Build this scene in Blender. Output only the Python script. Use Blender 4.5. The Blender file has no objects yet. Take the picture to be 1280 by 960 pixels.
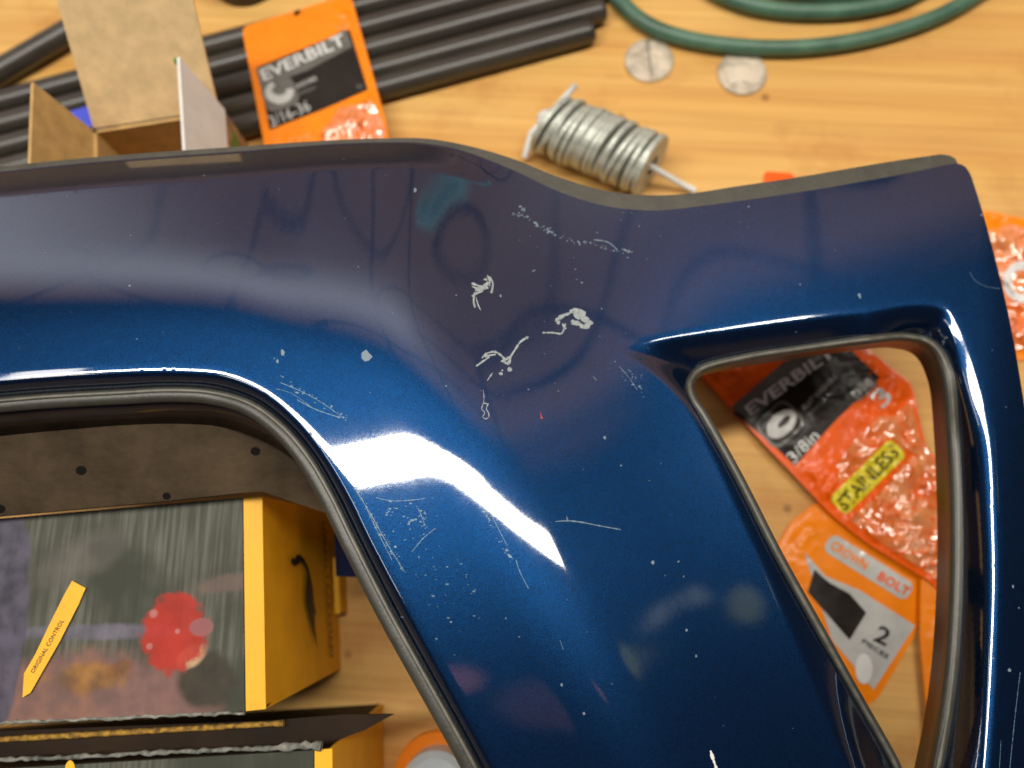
import bpy, math, random
import numpy as np
from mathutils import Vector, Matrix, noise
from mathutils.geometry import delaunay_2d_cdt
random.seed(7)
SC = bpy.context.scene
COL = SC.collection
# ------------------------------------------------------------------ camera
F = 960.0                       # focal length in photo pixels (1280 wide)
HC = 0.42                       # camera height above the bench
_n = Vector(((672-640)/F, -(700-480)/F, -1)).normalized()
Zc = -_n
Xc = (Vector((1, 0, 0)) - Zc*Zc.x).normalized()
Yc = Zc.cross(Xc)
R = Matrix((Xc, Yc, Zc))
Rn = np.array(R)
cd = bpy.data.cameras.new('camera'); cam = bpy.data.objects.new('camera', cd); COL.objects.link(cam)
cam.matrix_world = Matrix.Translation((0, 0, HC)) @ R.to_4x4()
cd.sensor_width = 36; cd.lens = 27; cd.clip_start = 0.01; cd.clip_end = 100
cd.dof.use_dof = True; cd.dof.focus_distance = 0.275; cd.dof.aperture_fstop = 5.6
SC.camera = cam
# ------------------------------------------------------------------ light
SC.view_settings.view_transform = 'Standard'; SC.view_settings.look = 'None'
SC.view_settings.exposure = 0; SC.view_settings.gamma = 1
W = bpy.data.worlds.new('World'); SC.world = W; W.use_nodes = True
def build_world():
    nt = W.node_tree; N = nt.nodes; L = nt.links; N.clear()
    out = N.new('ShaderNodeOutputWorld'); bg = N.new('ShaderNodeBackground'); L.new(bg.outputs[0], out.inputs[0])
    tc = N.new('ShaderNodeTexCoord'); sp = N.new('ShaderNodeSeparateXYZ'); L.new(tc.outputs['Generated'], sp.inputs[0])
    def M(op, a, b=None, c=None, clamp=False):
        n = N.new('ShaderNodeMath'); n.operation = op; n.use_clamp = clamp
        for i, x in enumerate((a, b, c)):
            if x is None: continue
            if isinstance(x, (int, float)): n.inputs[i].default_value = x
            else: L.new(x, n.inputs[i])
        return n.outputs[0]
    def SS(x, a, b):
        n = N.new('ShaderNodeMapRange'); n.interpolation_type = 'SMOOTHSTEP'
        n.inputs[1].default_value = a; n.inputs[2].default_value = b; L.new(x, n.inputs[0]); return n.outputs[0]
    def mixc(f, a, b):
        n = N.new('ShaderNodeMix'); n.data_type = 'RGBA'
        L.new(f, n.inputs[0])
        for i, x in ((6, a), (7, b)):
            if isinstance(x, tuple): n.inputs[i].default_value = (*x, 1)
            else: L.new(x, n.inputs[i])
        return n.outputs[2]
    X, Y, Z = sp.outputs
    # dim warm garage: boarded ceiling and far wall on the +Y side, the dark side of the room behind the camera
    room = SS(Y, 0.385, 0.47)
    cb = N.new('ShaderNodeCombineXYZ')
    zz = M('MAXIMUM', Z, 0.12)
    L.new(M('DIVIDE', X, zz), cb.inputs[0]); L.new(M('DIVIDE', Y, zz), cb.inputs[1])
    nz = N.new('ShaderNodeTexNoise'); nz.inputs['Scale'].default_value = 1.3; nz.inputs['Detail'].default_value = 2
    L.new(cb.outputs[0], nz.inputs['Vector'])
    wv = N.new('ShaderNodeTexWave'); wv.bands_direction = 'X'; wv.inputs['Scale'].default_value = 0.85
    wv.inputs['Distortion'].default_value = 1.6; wv.inputs['Detail'].default_value = 0.6; wv.inputs['Detail Scale'].default_value = 0.5
    wv.inputs['Phase Offset'].default_value = 1.2
    L.new(cb.outputs[0], wv.inputs['Vector'])
    seam = SS(wv.outputs['Fac'], 0.0, 0.008)
    n3 = N.new('ShaderNodeTexNoise'); n3.inputs['Scale'].default_value = 0.9; n3.inputs['Detail'].default_value = 0.0; n3.inputs['Distortion'].default_value = 0.6
    L.new(cb.outputs[0], n3.inputs['Vector'])
    fr = M('ABSOLUTE', M('SUBTRACT', M('FRACT', M('MULTIPLY_ADD', n3.outputs['Fac'], 6.0, 0.22)), 0.5))
    seam = M('MULTIPLY', seam, SS(fr, 0.010, 0.040))
    board = mixc(nz.outputs['Fac'], (0.40, 0.235, 0.18), (0.70, 0.42, 0.32))
    seamed = mixc(seam, (0.05, 0.04, 0.05), board)
    col = mixc(room, (0.028, 0.034, 0.06), seamed)
    # pale blurred strip painted into the world for the panel bar's soft grey reflection
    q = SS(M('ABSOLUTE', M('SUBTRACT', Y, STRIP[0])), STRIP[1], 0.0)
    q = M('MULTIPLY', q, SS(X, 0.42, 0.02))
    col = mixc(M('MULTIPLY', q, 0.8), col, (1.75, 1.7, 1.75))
    # teal box with two dark dots, painted in for its reflection in the panel
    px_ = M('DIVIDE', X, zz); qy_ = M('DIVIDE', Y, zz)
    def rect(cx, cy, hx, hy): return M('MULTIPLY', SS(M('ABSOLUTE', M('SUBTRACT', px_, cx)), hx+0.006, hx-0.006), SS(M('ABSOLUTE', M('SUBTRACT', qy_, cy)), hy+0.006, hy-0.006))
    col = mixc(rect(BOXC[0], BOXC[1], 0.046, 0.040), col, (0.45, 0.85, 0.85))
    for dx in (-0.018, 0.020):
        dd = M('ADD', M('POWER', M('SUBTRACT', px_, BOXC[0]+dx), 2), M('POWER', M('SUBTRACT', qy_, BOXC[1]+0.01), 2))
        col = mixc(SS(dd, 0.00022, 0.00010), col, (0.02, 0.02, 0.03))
    # soft window-like and pink blurs painted into the world as reflections for the panel
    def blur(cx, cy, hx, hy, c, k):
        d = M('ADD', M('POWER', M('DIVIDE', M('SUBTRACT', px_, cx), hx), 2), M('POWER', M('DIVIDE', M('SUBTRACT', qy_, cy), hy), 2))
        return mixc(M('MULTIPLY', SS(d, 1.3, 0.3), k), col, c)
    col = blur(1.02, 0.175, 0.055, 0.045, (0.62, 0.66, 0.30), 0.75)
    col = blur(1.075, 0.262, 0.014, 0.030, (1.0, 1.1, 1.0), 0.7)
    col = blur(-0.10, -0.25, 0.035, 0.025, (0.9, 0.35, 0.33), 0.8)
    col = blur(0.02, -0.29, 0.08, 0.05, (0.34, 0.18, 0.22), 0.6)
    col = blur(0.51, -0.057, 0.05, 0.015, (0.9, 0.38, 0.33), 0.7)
    # low down: the rest of the workshop
    col = mixc(SS(Z, 0.0, 0.25), (0.16, 0.11, 0.08), col)
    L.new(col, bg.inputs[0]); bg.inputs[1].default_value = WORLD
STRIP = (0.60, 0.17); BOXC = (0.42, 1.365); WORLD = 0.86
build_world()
def area(name, loc, target, sx, sy, power, color, roll=0):
    l = bpy.data.lights.new(name, 'AREA'); l.shape = 'RECTANGLE'; l.size = sx; l.size_y = sy; l.energy = power; l.color = color
    o = bpy.data.objects.new(name, l); COL.objects.link(o)
    d = (Vector(target)-Vector(loc)).normalized()
    z = -d; x = Vector((math.cos(roll), math.sin(roll), 0)); x = (x - z*x.dot(z)).normalized(); y = z.cross(x)
    o.matrix_world = Matrix.Translation(loc) @ Matrix((x, y, z)).transposed().to_4x4()
    return o
LAMP = area('shop_light', (0.0, 0.262, 1.45), (0.05, 0.05, 0.1), 2.10, 0.104, 29.0, (1.0, 0.955, 0.86), math.radians(12.5))
SIDE = area('added_rim_light', (-0.82, -0.10, 1.15), (0, 0, 0.1), 0.7, 0.10, 1.8, (1.0, 0.93, 0.84), math.radians(90))  # added lamp without a known source, gives the right rim its highlight line
# ------------------------------------------------------------------ geometry helpers
def ray(u, v):
    c = np.stack([(np.asarray(u, float)-640)/F, -(np.asarray(v, float)-480)/F, -np.ones_like(np.asarray(u, float))], -1)
    return c @ Rn.T
def P(u, v, z=0.0):             # photo pixel + height above the bench -> world point(s)
    r = ray(u, v); t = (np.asarray(z, float)-HC)/r[..., 2]
    p = r*t[..., None]; p[..., 2] += HC
    return p
def pv(u, v, z=0.0): return Vector(P(u, v, z).tolist())
def mpp(u, v, z): # metres per pixel
    return float((z-HC)/ray(u, v)[2]/F)
def tag(o, label=None, cat=None, group=None, kind=None):
    if label: o['label'] = label
    if cat: o['category'] = cat
    if group: o['group'] = group
    if kind: o['kind'] = kind
    return o
def thing(name, label, cat, loc=(0, 0, 0), group=None):
    o = bpy.data.objects.new(name, None); COL.objects.link(o); o.location = loc; o.empty_display_size = 0.01
    return tag(o, label, cat, group)
def link(name, me, mat, parent=None, smooth=True):
    o = bpy.data.objects.new(name, me); COL.objects.link(o)
    if mat: me.materials.append(mat)
    if parent:
        o.parent = parent; o.matrix_parent_inverse = Matrix.Translation(-Vector(parent.location))
    if smooth: me.polygons.foreach_set('use_smooth', [True]*len(me.polygons))
    return o
def mesh(name, vs, fs, mat, parent=None, smooth=True):
    me = bpy.data.meshes.new(name); me.from_pydata([tuple(map(float, v)) for v in vs], [], fs); me.update()
    return link(name, me, mat, parent, smooth)
def spline(pts, step=4.0, closed=False):
    p = np.array(pts, float); n = len(p); out = []
    rng = n if closed else n-1
    for i in range(rng):
        if closed: a, b, c, d = p[(i-1) % n], p[i], p[(i+1) % n], p[(i+2) % n]
        else: a, b, c, d = p[max(i-1, 0)], p[i], p[i+1], p[min(i+2, n-1)]
        k = max(2, int(np.linalg.norm(c-b)/step*1.0)+1)
        al = 0.5
        t0 = 0; t1 = t0+max(np.linalg.norm(b-a), 1e-6)**al; t2 = t1+max(np.linalg.norm(c-b), 1e-6)**al; t3 = t2+max(np.linalg.norm(d-c), 1e-6)**al
        for j in range(k):
            t = t1+(t2-t1)*j/k
            A1 = (t1-t)/(t1-t0)*a+(t-t0)/(t1-t0)*b; A2 = (t2-t)/(t2-t1)*b+(t-t1)/(t2-t1)*c; A3 = (t3-t)/(t3-t2)*c+(t-t2)/(t3-t2)*d
            B1 = (t2-t)/(t2-t0)*A1+(t-t0)/(t2-t0)*A2; B2 = (t3-t)/(t3-t1)*A2+(t-t1)/(t3-t1)*A3
            out.append((t2-t)/(t2-t1)*B1+(t-t1)/(t2-t1)*B2)
    if not closed: out.append(p[-1])
    return np.array(out)
def lines(pts, step=4.0):
    p = np.array(pts, float); out = []
    for i in range(len(p)):
        a, b = p[i], p[(i+1) % len(p)]; k = max(1, int(np.linalg.norm(b-a)/step))
        for j in range(k): out.append(a+(b-a)*j/k)
    return np.array(out)
def dist(pts, poly, closed=False):
    q = np.asarray(pts, float); a = poly; b = np.roll(poly, -1, 0)
    if not closed: a = poly[:-1]; b = poly[1:]
    best = np.full(len(q), 1e9)
    for i in range(len(a)):
        e = b[i]-a[i]; l = e@e
        if l < 1e-9: continue
        t = np.clip(((q-a[i])@e)/l, 0, 1)
        d = q-(a[i]+t[:, None]*e); best = np.minimum(best, d[:, 0]**2+d[:, 1]**2)
    return np.sqrt(best)
def inside(pts, poly):
    q = np.asarray(pts, float); r = np.zeros(len(q), bool); n = len(poly)
    x, y = q[:, 0], q[:, 1]
    for i in range(n):
        x1, y1 = poly[i]; x2, y2 = poly[(i+1) % n]
        if y1 == y2: continue
        c = ((y1 > y) != (y2 > y)) & (x < (x2-x1)*(y-y1)/(y2-y1)+x1)
        r ^= c
    return r
def sstep(x, a, b):
    t = np.clip((x-a)/(b-a), 0, 1); return t*t*(3-2*t)
def sheet(name, outline, zf, mat, parent=None, step=6.0, holes=(), extra=None, wall=0.0, bottom=False, analytic=True, raw=False):
    """a surface over a pixel-space region: outline (closed), height zf(u,v) above the bench; wall = real thickness downwards"""
    loops = [np.array(outline, float)]+[np.array(h, float) for h in holes]
    x0, y0 = loops[0].min(0); x1, y1 = loops[0].max(0)
    gx = np.arange(x0+step/2, x1, step); gy = np.arange(y0+step/2, y1, step*0.87)
    G = np.array([(x+(step/2 if j % 2 else 0), y) for j, y in enumerate(gy) for x in gx]) if len(gx) and len(gy) else np.zeros((0, 2))
    if extra is not None and len(extra):
        if len(G):
            # thin out grid points close to the extra points
            key = set((int(a//(step*0.6)), int(b//(step*0.6))) for a, b in extra)
            G = np.array([g for g in G if (int(g[0]//(step*0.6)), int(g[1]//(step*0.6))) not in key])
        G = np.vstack([G, extra])
    if len(G):
        ok = inside(G, loops[0]) & (dist(G, loops[0], True) > step*0.4)
        for h in loops[1:]: ok &= ~inside(G, h) & (dist(G, h, True) > step*0.3)
        G = G[ok]
    pts = []; edges = []
    for lp in loops:
        b = len(pts); pts += [tuple(p) for p in lp]; n = len(lp); edges += [(b+i, b+(i+1) % n) for i in range(n)]
    pts += [tuple(p) for p in G]
    vs, es, fs, *_ = delaunay_2d_cdt([Vector(p) for p in pts], edges, [], 0, 1e-4)
    V = np.array([tuple(v) for v in vs]); fs = [list(f) for f in fs]
    cen = np.array([V[f].mean(0) for f in fs])
    ok = inside(cen, loops[0])
    for h in loops[1:]: ok &= ~inside(cen, h)
    fs = [f for f, k in zip(fs, ok) if k]
    def S(q): return P(q[:, 0], q[:, 1], zf(q[:, 0], q[:, 1]))
    W3 = S(V)
    # orient up
    fs = [f[::-1] if np.cross(W3[f[1]]-W3[f[0]], W3[f[2]]-W3[f[0]])[2] < 0 else f for f in fs]
    e = 0.4
    du = S(V+[e, 0])-S(V-[e, 0]); dv = S(V+[0, e])-S(V-[0, e])
    nn = np.cross(dv, du); nn /= np.maximum(np.linalg.norm(nn, axis=1), 1e-12)[:, None]; nn[nn[:, 2] < 0] *= -1
    verts = [tuple(p) for p in W3]; norms = [tuple(p) for p in nn]
    if wall:
        cnt = {}
        for f in fs:
            for i in range(len(f)):
                a, b = f[i], f[(i+1) % len(f)]; k = (min(a, b), max(a, b)); cnt.setdefault(k, []).append((a, b))
        bd = [v[0] for v in cnt.values() if len(v) == 1]
        wallf = callable(wall)
        for a, b in bd:
            i = len(verts); A, B = W3[a], W3[b]
            ta = tb = 0
            if wallf: ta, tb = wall(A), wall(B)
            else: ta, tb = A[2]-wall, B[2]-wall
            verts += [tuple(A), tuple(B), (B[0], B[1], tb), (A[0], A[1], ta)]
            nrm = np.array([B[1]-A[1], -(B[0]-A[0]), 0]); nrm = nrm/max(np.linalg.norm(nrm), 1e-12)
            norms += [tuple(nrm)]*4
            fs.append([i+1, i, i+3, i+2])
        if bottom:
            i = len(verts); nf = [f for f in fs if max(f) < len(W3)]
            for p in W3: verts.append((p[0], p[1], wall(p) if wallf else p[2]-wall)); norms.append((0, 0, -1))
            fs += [[x+i for x in f[::-1]] for f in nf]
    if raw: return verts, fs
    me = bpy.data.meshes.new(name); me.from_pydata([tuple(map(float, v)) for v in verts], [], fs); me.update()
    o = link(name, me, mat, parent)
    if analytic:
        me.normals_split_custom_set_from_vertices([tuple(map(float, v)) for v in norms])
    return o
def tube(name, path, rad, mat, parent=None, n=14, closed=False, ry=None, caps=True):
    """path: world points; rad: number or list; ry: vertical radius factor"""
    p = np.array(path, float); m = len(p); rad = np.broadcast_to(np.asarray(rad, float), (m,)); vs = []; fs = []
    for i in range(m):
        if closed: t = p[(i+1) % m]-p[(i-1) % m]
        else: t = p[min(i+1, m-1)]-p[max(i-1, 0)]
        t = t/max(np.linalg.norm(t), 1e-12)
        up = np.array([0, 0, 1.0]) if abs(t[2]) < 0.95 else np.array([1.0, 0, 0])
        s = np.cross(t, up); s /= np.linalg.norm(s); w = np.cross(s, t)
        for k in range(n):
            a = 2*math.pi*k/n; vs.append(p[i]+rad[i]*(math.cos(a)*s+math.sin(a)*w*(ry or 1)))
    for i in range(m if closed else m-1):
        j = (i+1) % m
        for k in range(n): fs.append([i*n+k, i*n+(k+1) % n, j*n+(k+1) % n, j*n+k])
    if not closed and caps:
        fs.append([k for k in range(n)]); fs.append([(m-1)*n+k for k in range(n-1, -1, -1)])
    return mesh(name, vs, fs, mat, parent)
def box(name, cx, cy, z0, sx, sy, h, rot, mat, parent=None, bev=0.0):
    c, s = math.cos(rot), math.sin(rot); vs = []
    for z in (z0, z0+h):
        for a, b in ((-1, -1), (1, -1), (1, 1), (-1, 1)):
            x, y = a*sx/2, b*sy/2; vs.append((cx+c*x-s*y, cy+s*x+c*y, z))
    return mesh(name, vs, [[3, 2, 1, 0], [4, 5, 6, 7], [0, 1, 5, 4], [1, 2, 6, 5], [2, 3, 7, 6], [3, 0, 4, 7]], mat, parent, False)
def poly3(name, top, mat, parent=None, th=0.0012, nrm=None):
    """flat polygon of world points with a real thickness along its normal"""
    t = [Vector(p) for p in top]; n = nrm or (t[1]-t[0]).cross(t[2]-t[0]).normalized(); k = len(t)
    vs = t+[p-n*th for p in t]
    fs = [list(range(k)), list(range(2*k-1, k-1, -1))]+[[i, i+k, (i+1) % k+k, (i+1) % k] for i in range(k)]
    return mesh(name, vs, fs, mat, parent, False)
def text_shapes(txt, spacing=1.0, bold=0.0):
    cu = bpy.data.curves.new('t', 'FONT'); cu.body = txt; cu.resolution_u = 2; cu.space_character = spacing; cu.offset = bold
    o = bpy.data.objects.new('t', cu); COL.objects.link(o)
    bpy.context.view_layer.update()
    me = bpy.data.meshes.new_from_object(o.evaluated_get(bpy.context.evaluated_depsgraph_get()))
    vs = np.array([v.co[:2] for v in me.vertices]); fs = [list(p.vertices) for p in me.polygons]
    bpy.data.objects.remove(o); bpy.data.meshes.remove(me); return vs, fs
def text_on(name, txt, start, end, height, posf, mat, parent, lift=0.0002, bold=0.0, shear=0.0, spacing=1.0):
    """lettering: from start to end (local 2D, y down), cap height; posf(x,y)->world"""
    vs, fs = text_shapes(txt, spacing, bold)
    x0, x1 = vs[:, 0].min(), vs[:, 0].max(); y0, y1 = vs[:, 1].min(), vs[:, 1].max()
    s = np.array(start, float); d = np.array(end, float)-s; L = np.linalg.norm(d); d = d/L; up = np.array([d[1], -d[0]])
    X = (vs[:, 0]-x0)/(x1-x0)*L; Y = (vs[:, 1]-y0)/(y1-y0)*height
    q = s+X[:, None]*d+Y[:, None]*(up+d*shear)
    w = posf(q[:, 0], q[:, 1]); w = w+np.array([0, 0, lift])
    return mesh(name, w, fs, mat, parent, False)
# ------------------------------------------------------------------ materials
def hexc(r, g, b):
    f = lambda c: (c/255/12.92 if c/255 <= 0.04045 else ((c/255+0.055)/1.055)**2.4)
    return (f(r), f(g), f(b))
def mat(name, color, rough=0.5, metal=0.0, coat=0.0, coat_r=0.05, spec=0.5, var=0.0, scale=60, bump=0.0, bscale=200, color2=None, trans=0.0, stretch=None, bdet=4, bdist=0.0):
    m = bpy.data.materials.new(name); m.use_nodes = True; nt = m.node_tree; N = nt.nodes; L = nt.links; b = N['Principled BSDF']
    b.inputs['Base Color'].default_value = (*color, 1); b.inputs['Roughness'].default_value = rough; b.inputs['Metallic'].default_value = metal
    b.inputs['Coat Weight'].default_value = coat; b.inputs['Coat Roughness'].default_value = coat_r; b.inputs['Specular IOR Level'].default_value = spec
    b.inputs['Transmission Weight'].default_value = trans
    tc = N.new('ShaderNodeTexCoord'); vec = tc.outputs['Object']
    if stretch:
        mp = N.new('ShaderNodeMapping'); mp.inputs['Scale'].default_value = stretch; L.new(vec, mp.inputs[0]); vec = mp.outputs[0]
    if var or color2:
        n = N.new('ShaderNodeTexNoise'); n.inputs['Scale'].default_value = scale; n.inputs['Detail'].default_value = 6; n.inputs['Roughness'].default_value = 0.6
        L.new(vec, n.inputs['Vector'])
        r = N.new('ShaderNodeValToRGB'); r.color_ramp.elements[0].position = 0.35; r.color_ramp.elements[1].position = 0.65
        c2 = color2 or tuple(max(0, c*(1-var)) for c in color)
        r.color_ramp.elements[0].color = (*c2, 1); r.color_ramp.elements[1].color = (*(color if color2 else tuple(min(1, c*(1+var*0.6)) for c in color)), 1)
        L.new(n.outputs['Fac'], r.inputs[0]); L.new(r.outputs[0], b.inputs['Base Color'])
        mr = N.new('ShaderNodeMapRange'); mr.inputs[3].default_value = max(0, rough-0.08); mr.inputs[4].default_value = min(1, rough+0.08)
        L.new(n.outputs['Fac'], mr.inputs[0]); L.new(mr.outputs[0], b.inputs['Roughness'])
    if bump:
        n2 = N.new('ShaderNodeTexNoise'); n2.inputs['Scale'].default_value = bscale; n2.inputs['Detail'].default_value = bdet; n2.inputs['Distortion'].default_value = bdist; L.new(vec, n2.inputs['Vector'])
        bp = N.new('ShaderNodeBump'); bp.inputs['Strength'].default_value = 1.0; bp.inputs['Distance'].default_value = bump
        L.new(n2.outputs['Fac'], bp.inputs['Height']); L.new(bp.outputs[0], b.inputs['Normal'])
    return m
def crease(m, scale, dist, amp):
    nt = m.node_tree; N = nt.nodes; L = nt.links; b = N['Principled BSDF']; tc = N.new('ShaderNodeTexCoord')
    n = N.new('ShaderNodeTexNoise'); n.inputs['Scale'].default_value = scale*0.6; n.inputs['Detail'].default_value = 2; L.new(tc.outputs['Object'], n.inputs[0])
    mx = N.new('ShaderNodeVectorMath'); mx.operation = 'MULTIPLY_ADD'; L.new(n.outputs['Color'], mx.inputs[0]); mx.inputs[1].default_value = (dist,)*3; L.new(tc.outputs['Object'], mx.inputs[2])
    hs = []
    for sc_, st in ((scale, (1, 0.45, 1)), (scale*1.7, (0.5, 1, 1))):
        k = N.new('ShaderNodeMapping'); k.inputs['Scale'].default_value = st; k.inputs['Rotation'].default_value = (0, 0, 0.7); L.new(mx.outputs[0], k.inputs[0])
        v = N.new('ShaderNodeTexVoronoi'); v.feature = 'DISTANCE_TO_EDGE'; v.inputs['Scale'].default_value = sc_; L.new(k.outputs[0], v.inputs[0]); hs.append(v.outputs[0])
    a = N.new('ShaderNodeMath'); a.operation = 'MULTIPLY_ADD'; L.new(hs[1], a.inputs[0]); a.inputs[1].default_value = 0.5; L.new(hs[0], a.inputs[2])
    bp = N.new('ShaderNodeBump'); bp.inputs['Distance'].default_value = amp; L.new(a.outputs[0], bp.inputs['Height']); L.new(bp.outputs[0], b.inputs['Normal']); L.new(bp.outputs[0], b.inputs['Coat Normal'])
    return m
def wood_mat():
    m = bpy.data.materials.new('plywood'); m.use_nodes = True; nt = m.node_tree; N = nt.nodes; L = nt.links; b = N['Principled BSDF']
    tc = N.new('ShaderNodeTexCoord'); mp = N.new('ShaderNodeMapping'); mp.inputs['Rotation'].default_value = (0, 0, math.radians(4))
    L.new(tc.outputs['Object'], mp.inputs[0])
    def noi(scale, st, det=5, rg=0.6, dist=0.0):
        k = N.new('ShaderNodeMapping'); k.inputs['Scale'].default_value = st; L.new(mp.outputs[0], k.inputs[0])
        n = N.new('ShaderNodeTexNoise'); n.inputs['Scale'].default_value = scale; n.inputs['Detail'].default_value = det; n.inputs['Roughness'].default_value = rg
        n.inputs['Distortion'].default_value = dist; L.new(k.outputs[0], n.inputs[0]); return n.outputs['Fac']
    def ramp(x, stops):
        r = N.new('ShaderNodeValToRGB'); e = r.color_ramp.elements
        while len(e) < len(stops): e.new(0.5)
        for el, (p, c) in zip(e, stops): el.position = p; el.color = (*c, 1)
        L.new(x, r.inputs[0]); return r.outputs[0]
    def mix(f, a, c, mode='MIX'):
        n = N.new('ShaderNodeMix'); n.data_type = 'RGBA'; n.blend_type = mode
        if isinstance(f, float): n.inputs[0].default_value = f
        else: L.new(f, n.inputs[0])
        L.new(a, n.inputs[6]); L.new(c, n.inputs[7]); return n.outputs[2]
    broad = noi(9, (0.28, 1.4, 1), 3, 0.5, 0.8)
    base = ramp(broad, [(0.28, (0.62, 0.30, 0.075)), (0.46, (0.73, 0.41, 0.110)), (0.60, (0.77, 0.46, 0.14)), (0.75, (0.69, 0.37, 0.10))])
    # cathedral growth rings
    w = N.new('ShaderNodeTexWave'); w.bands_direction = 'Y'; w.inputs['Scale'].default_value = 9; w.inputs['Distortion'].default_value = 7
    w.inputs['Detail'].default_value = 2.5; w.inputs['Detail Scale'].default_value = 0.9
    k = N.new('ShaderNodeMapping'); k.inputs['Scale'].default_value = (0.22, 1, 1); L.new(mp.outputs[0], k.inputs[0]); L.new(k.outputs[0], w.inputs[0])
    rings = ramp(w.outputs['Fac'], [(0.0, (0.90, 0.80, 0.72)), (0.25, (0.96, 0.92, 0.88)), (0.6, (1, 1, 1))])
    c = mix(0.55, base, rings, 'MULTIPLY')
    fine = ramp(noi(60, (0.06, 3.2, 1), 5, 0.7), [(0.35, (0.80, 0.72, 0.64)), (0.6, (1, 1, 1))])
    c = mix(0.8, c, fine, 'MULTIPLY')
    blot = ramp(noi(16, (1, 1, 1), 4, 0.6), [(0.30, (0.80, 0.68, 0.60)), (0.48, (1, 1, 1))])
    c = mix(0.85, c, blot, 'MULTIPLY')
    vo = N.new('ShaderNodeTexVoronoi'); vo.inputs['Scale'].default_value = 22; L.new(mp.outputs[0], vo.inputs[0])
    sp = ramp(vo.outputs['Distance'], [(0.035, (0.35, 0.25, 0.18)), (0.075, (1, 1, 1))]); c = mix(0.7, c, sp, 'MULTIPLY')
    L.new(c, b.inputs['Base Color']); b.inputs['Roughness'].default_value = 0.55; b.inputs['Specular IOR Level'].default_value = 0.35
    bp = N.new('ShaderNodeBump'); bp.inputs['Distance'].default_value = 0.0004; L.new(w.outputs['Fac'], bp.inputs['Height']); L.new(bp.outputs[0], b.inputs['Normal'])
    return m
def paint_mat():
    m = bpy.data.materials.new('metallic_blue_paint'); m.use_nodes = True; nt = m.node_tree; N = nt.nodes; L = nt.links; b = N['Principled BSDF']
    tc = N.new('ShaderNodeTexCoord')
    fl = N.new('ShaderNodeTexVoronoi'); fl.inputs['Scale'].default_value = 3800; L.new(tc.outputs['Object'], fl.inputs[0])
    r = N.new('ShaderNodeValToRGB'); r.color_ramp.elements[0].color = (0.0, 0.012, 0.050, 1); r.color_ramp.elements[1].color = (0.0, 0.034, 0.115, 1)
    L.new(fl.outputs['Color'], r.inputs[0]); L.new(r.outputs[0], b.inputs['Base Color'])
    b.inputs['Metallic'].default_value = 0.92; b.inputs['Roughness'].default_value = 0.34
    b.inputs['Coat Weight'].default_value = 1.0; b.inputs['Coat IOR'].default_value = 1.92
    nz = N.new('ShaderNodeTexNoise'); nz.inputs['Scale'].default_value = 45; nz.inputs['Detail'].default_value = 8; nz.inputs['Roughness'].default_value = 0.7
    L.new(tc.outputs['Object'], nz.inputs[0])
    mr = N.new('ShaderNodeMapRange'); mr.inputs[1].default_value = 0.4; mr.inputs[2].default_value = 0.8; mr.inputs[3].default_value = 0.040; mr.inputs[4].default_value = 0.075
    L.new(nz.outputs['Fac'], mr.inputs[0]); L.new(mr.outputs[0], b.inputs['Coat Roughness'])
    # orange peel of sprayed clear coat
    op = N.new('ShaderNodeTexNoise'); op.inputs['Scale'].default_value = 420; op.inputs['Detail'].default_value = 2; L.new(tc.outputs['Object'], op.inputs[0])
    bp = N.new('ShaderNodeBump'); bp.inputs['Distance'].default_value = 0.0000035; L.new(op.outputs['Fac'], bp.inputs['Height']); L.new(bp.outputs[0], b.inputs['Coat Normal'])
    fn = N.new('ShaderNodeBump'); fn.inputs['Distance'].default_value = 0.00003; L.new(fl.outputs['Distance'], fn.inputs['Height']); L.new(fn.outputs[0], b.inputs['Normal'])
    return m
M_wood = wood_mat(); M_paint = paint_mat()
M_rubber = mat('grey_rubber', (0.042, 0.040, 0.031), 0.40, var=0.15, scale=260, bump=0.00008, bscale=900, spec=0.6)
M_bead = mat('pale_rubber_bead', (0.12, 0.115, 0.09), 0.42, var=0.3, scale=200, spec=0.6)
M_trim = mat('weathered_trim', (0.055, 0.049, 0.034), 0.55, var=0.3, scale=90, bump=0.0002, bscale=500)
M_gap = mat('black_gap', (0.004, 0.004, 0.005), 0.4)
M_skirt = mat('glossy_inner_plastic', (0.022, 0.014, 0.010), 0.16, var=0.3, scale=40, spec=0.7)
M_flange = mat('dull_brown_plastic', (0.060, 0.040, 0.022), 0.6, spec=0.12, var=0.45, scale=35, bump=0.0003, bscale=350)
M_hole = mat('dark_hole', (0.006, 0.005, 0.004), 0.8, spec=0.1)
M_scuff = mat('pale_scuff', (0.31, 0.35, 0.35), 0.55, var=0.35, scale=900)
M_dust = mat('dust', (0.17, 0.23, 0.28), 0.6)
M_faint = mat('faint_scratch', (0.10, 0.19, 0.26), 0.35, var=0.4, scale=600)
M_pipe = mat('black_tube', (0.045, 0.038, 0.028), 0.33, var=0.3, scale=70, spec=0.6, stretch=(0.2, 1, 1))
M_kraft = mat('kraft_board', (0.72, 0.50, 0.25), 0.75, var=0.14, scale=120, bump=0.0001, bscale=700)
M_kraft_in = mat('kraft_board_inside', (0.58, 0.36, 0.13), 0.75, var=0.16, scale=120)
M_white = mat('white_print', (0.80, 0.78, 0.74), 0.5, var=0.06, scale=90)
M_greenp = mat('green_print', (0.06, 0.28, 0.04), 0.5, color2=(0.03, 0.15, 0.03), scale=150)
M_multip = mat('busy_print', (0.45, 0.30, 0.12), 0.5, color2=(0.12, 0.10, 0.09), scale=140)
M_or = mat('orange_film', (0.98, 0.25, 0.002), 0.40, spec=0.25, var=0.08, scale=60, coat=0.10, coat_r=0.15, bump=0.0005, bscale=60)
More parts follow.
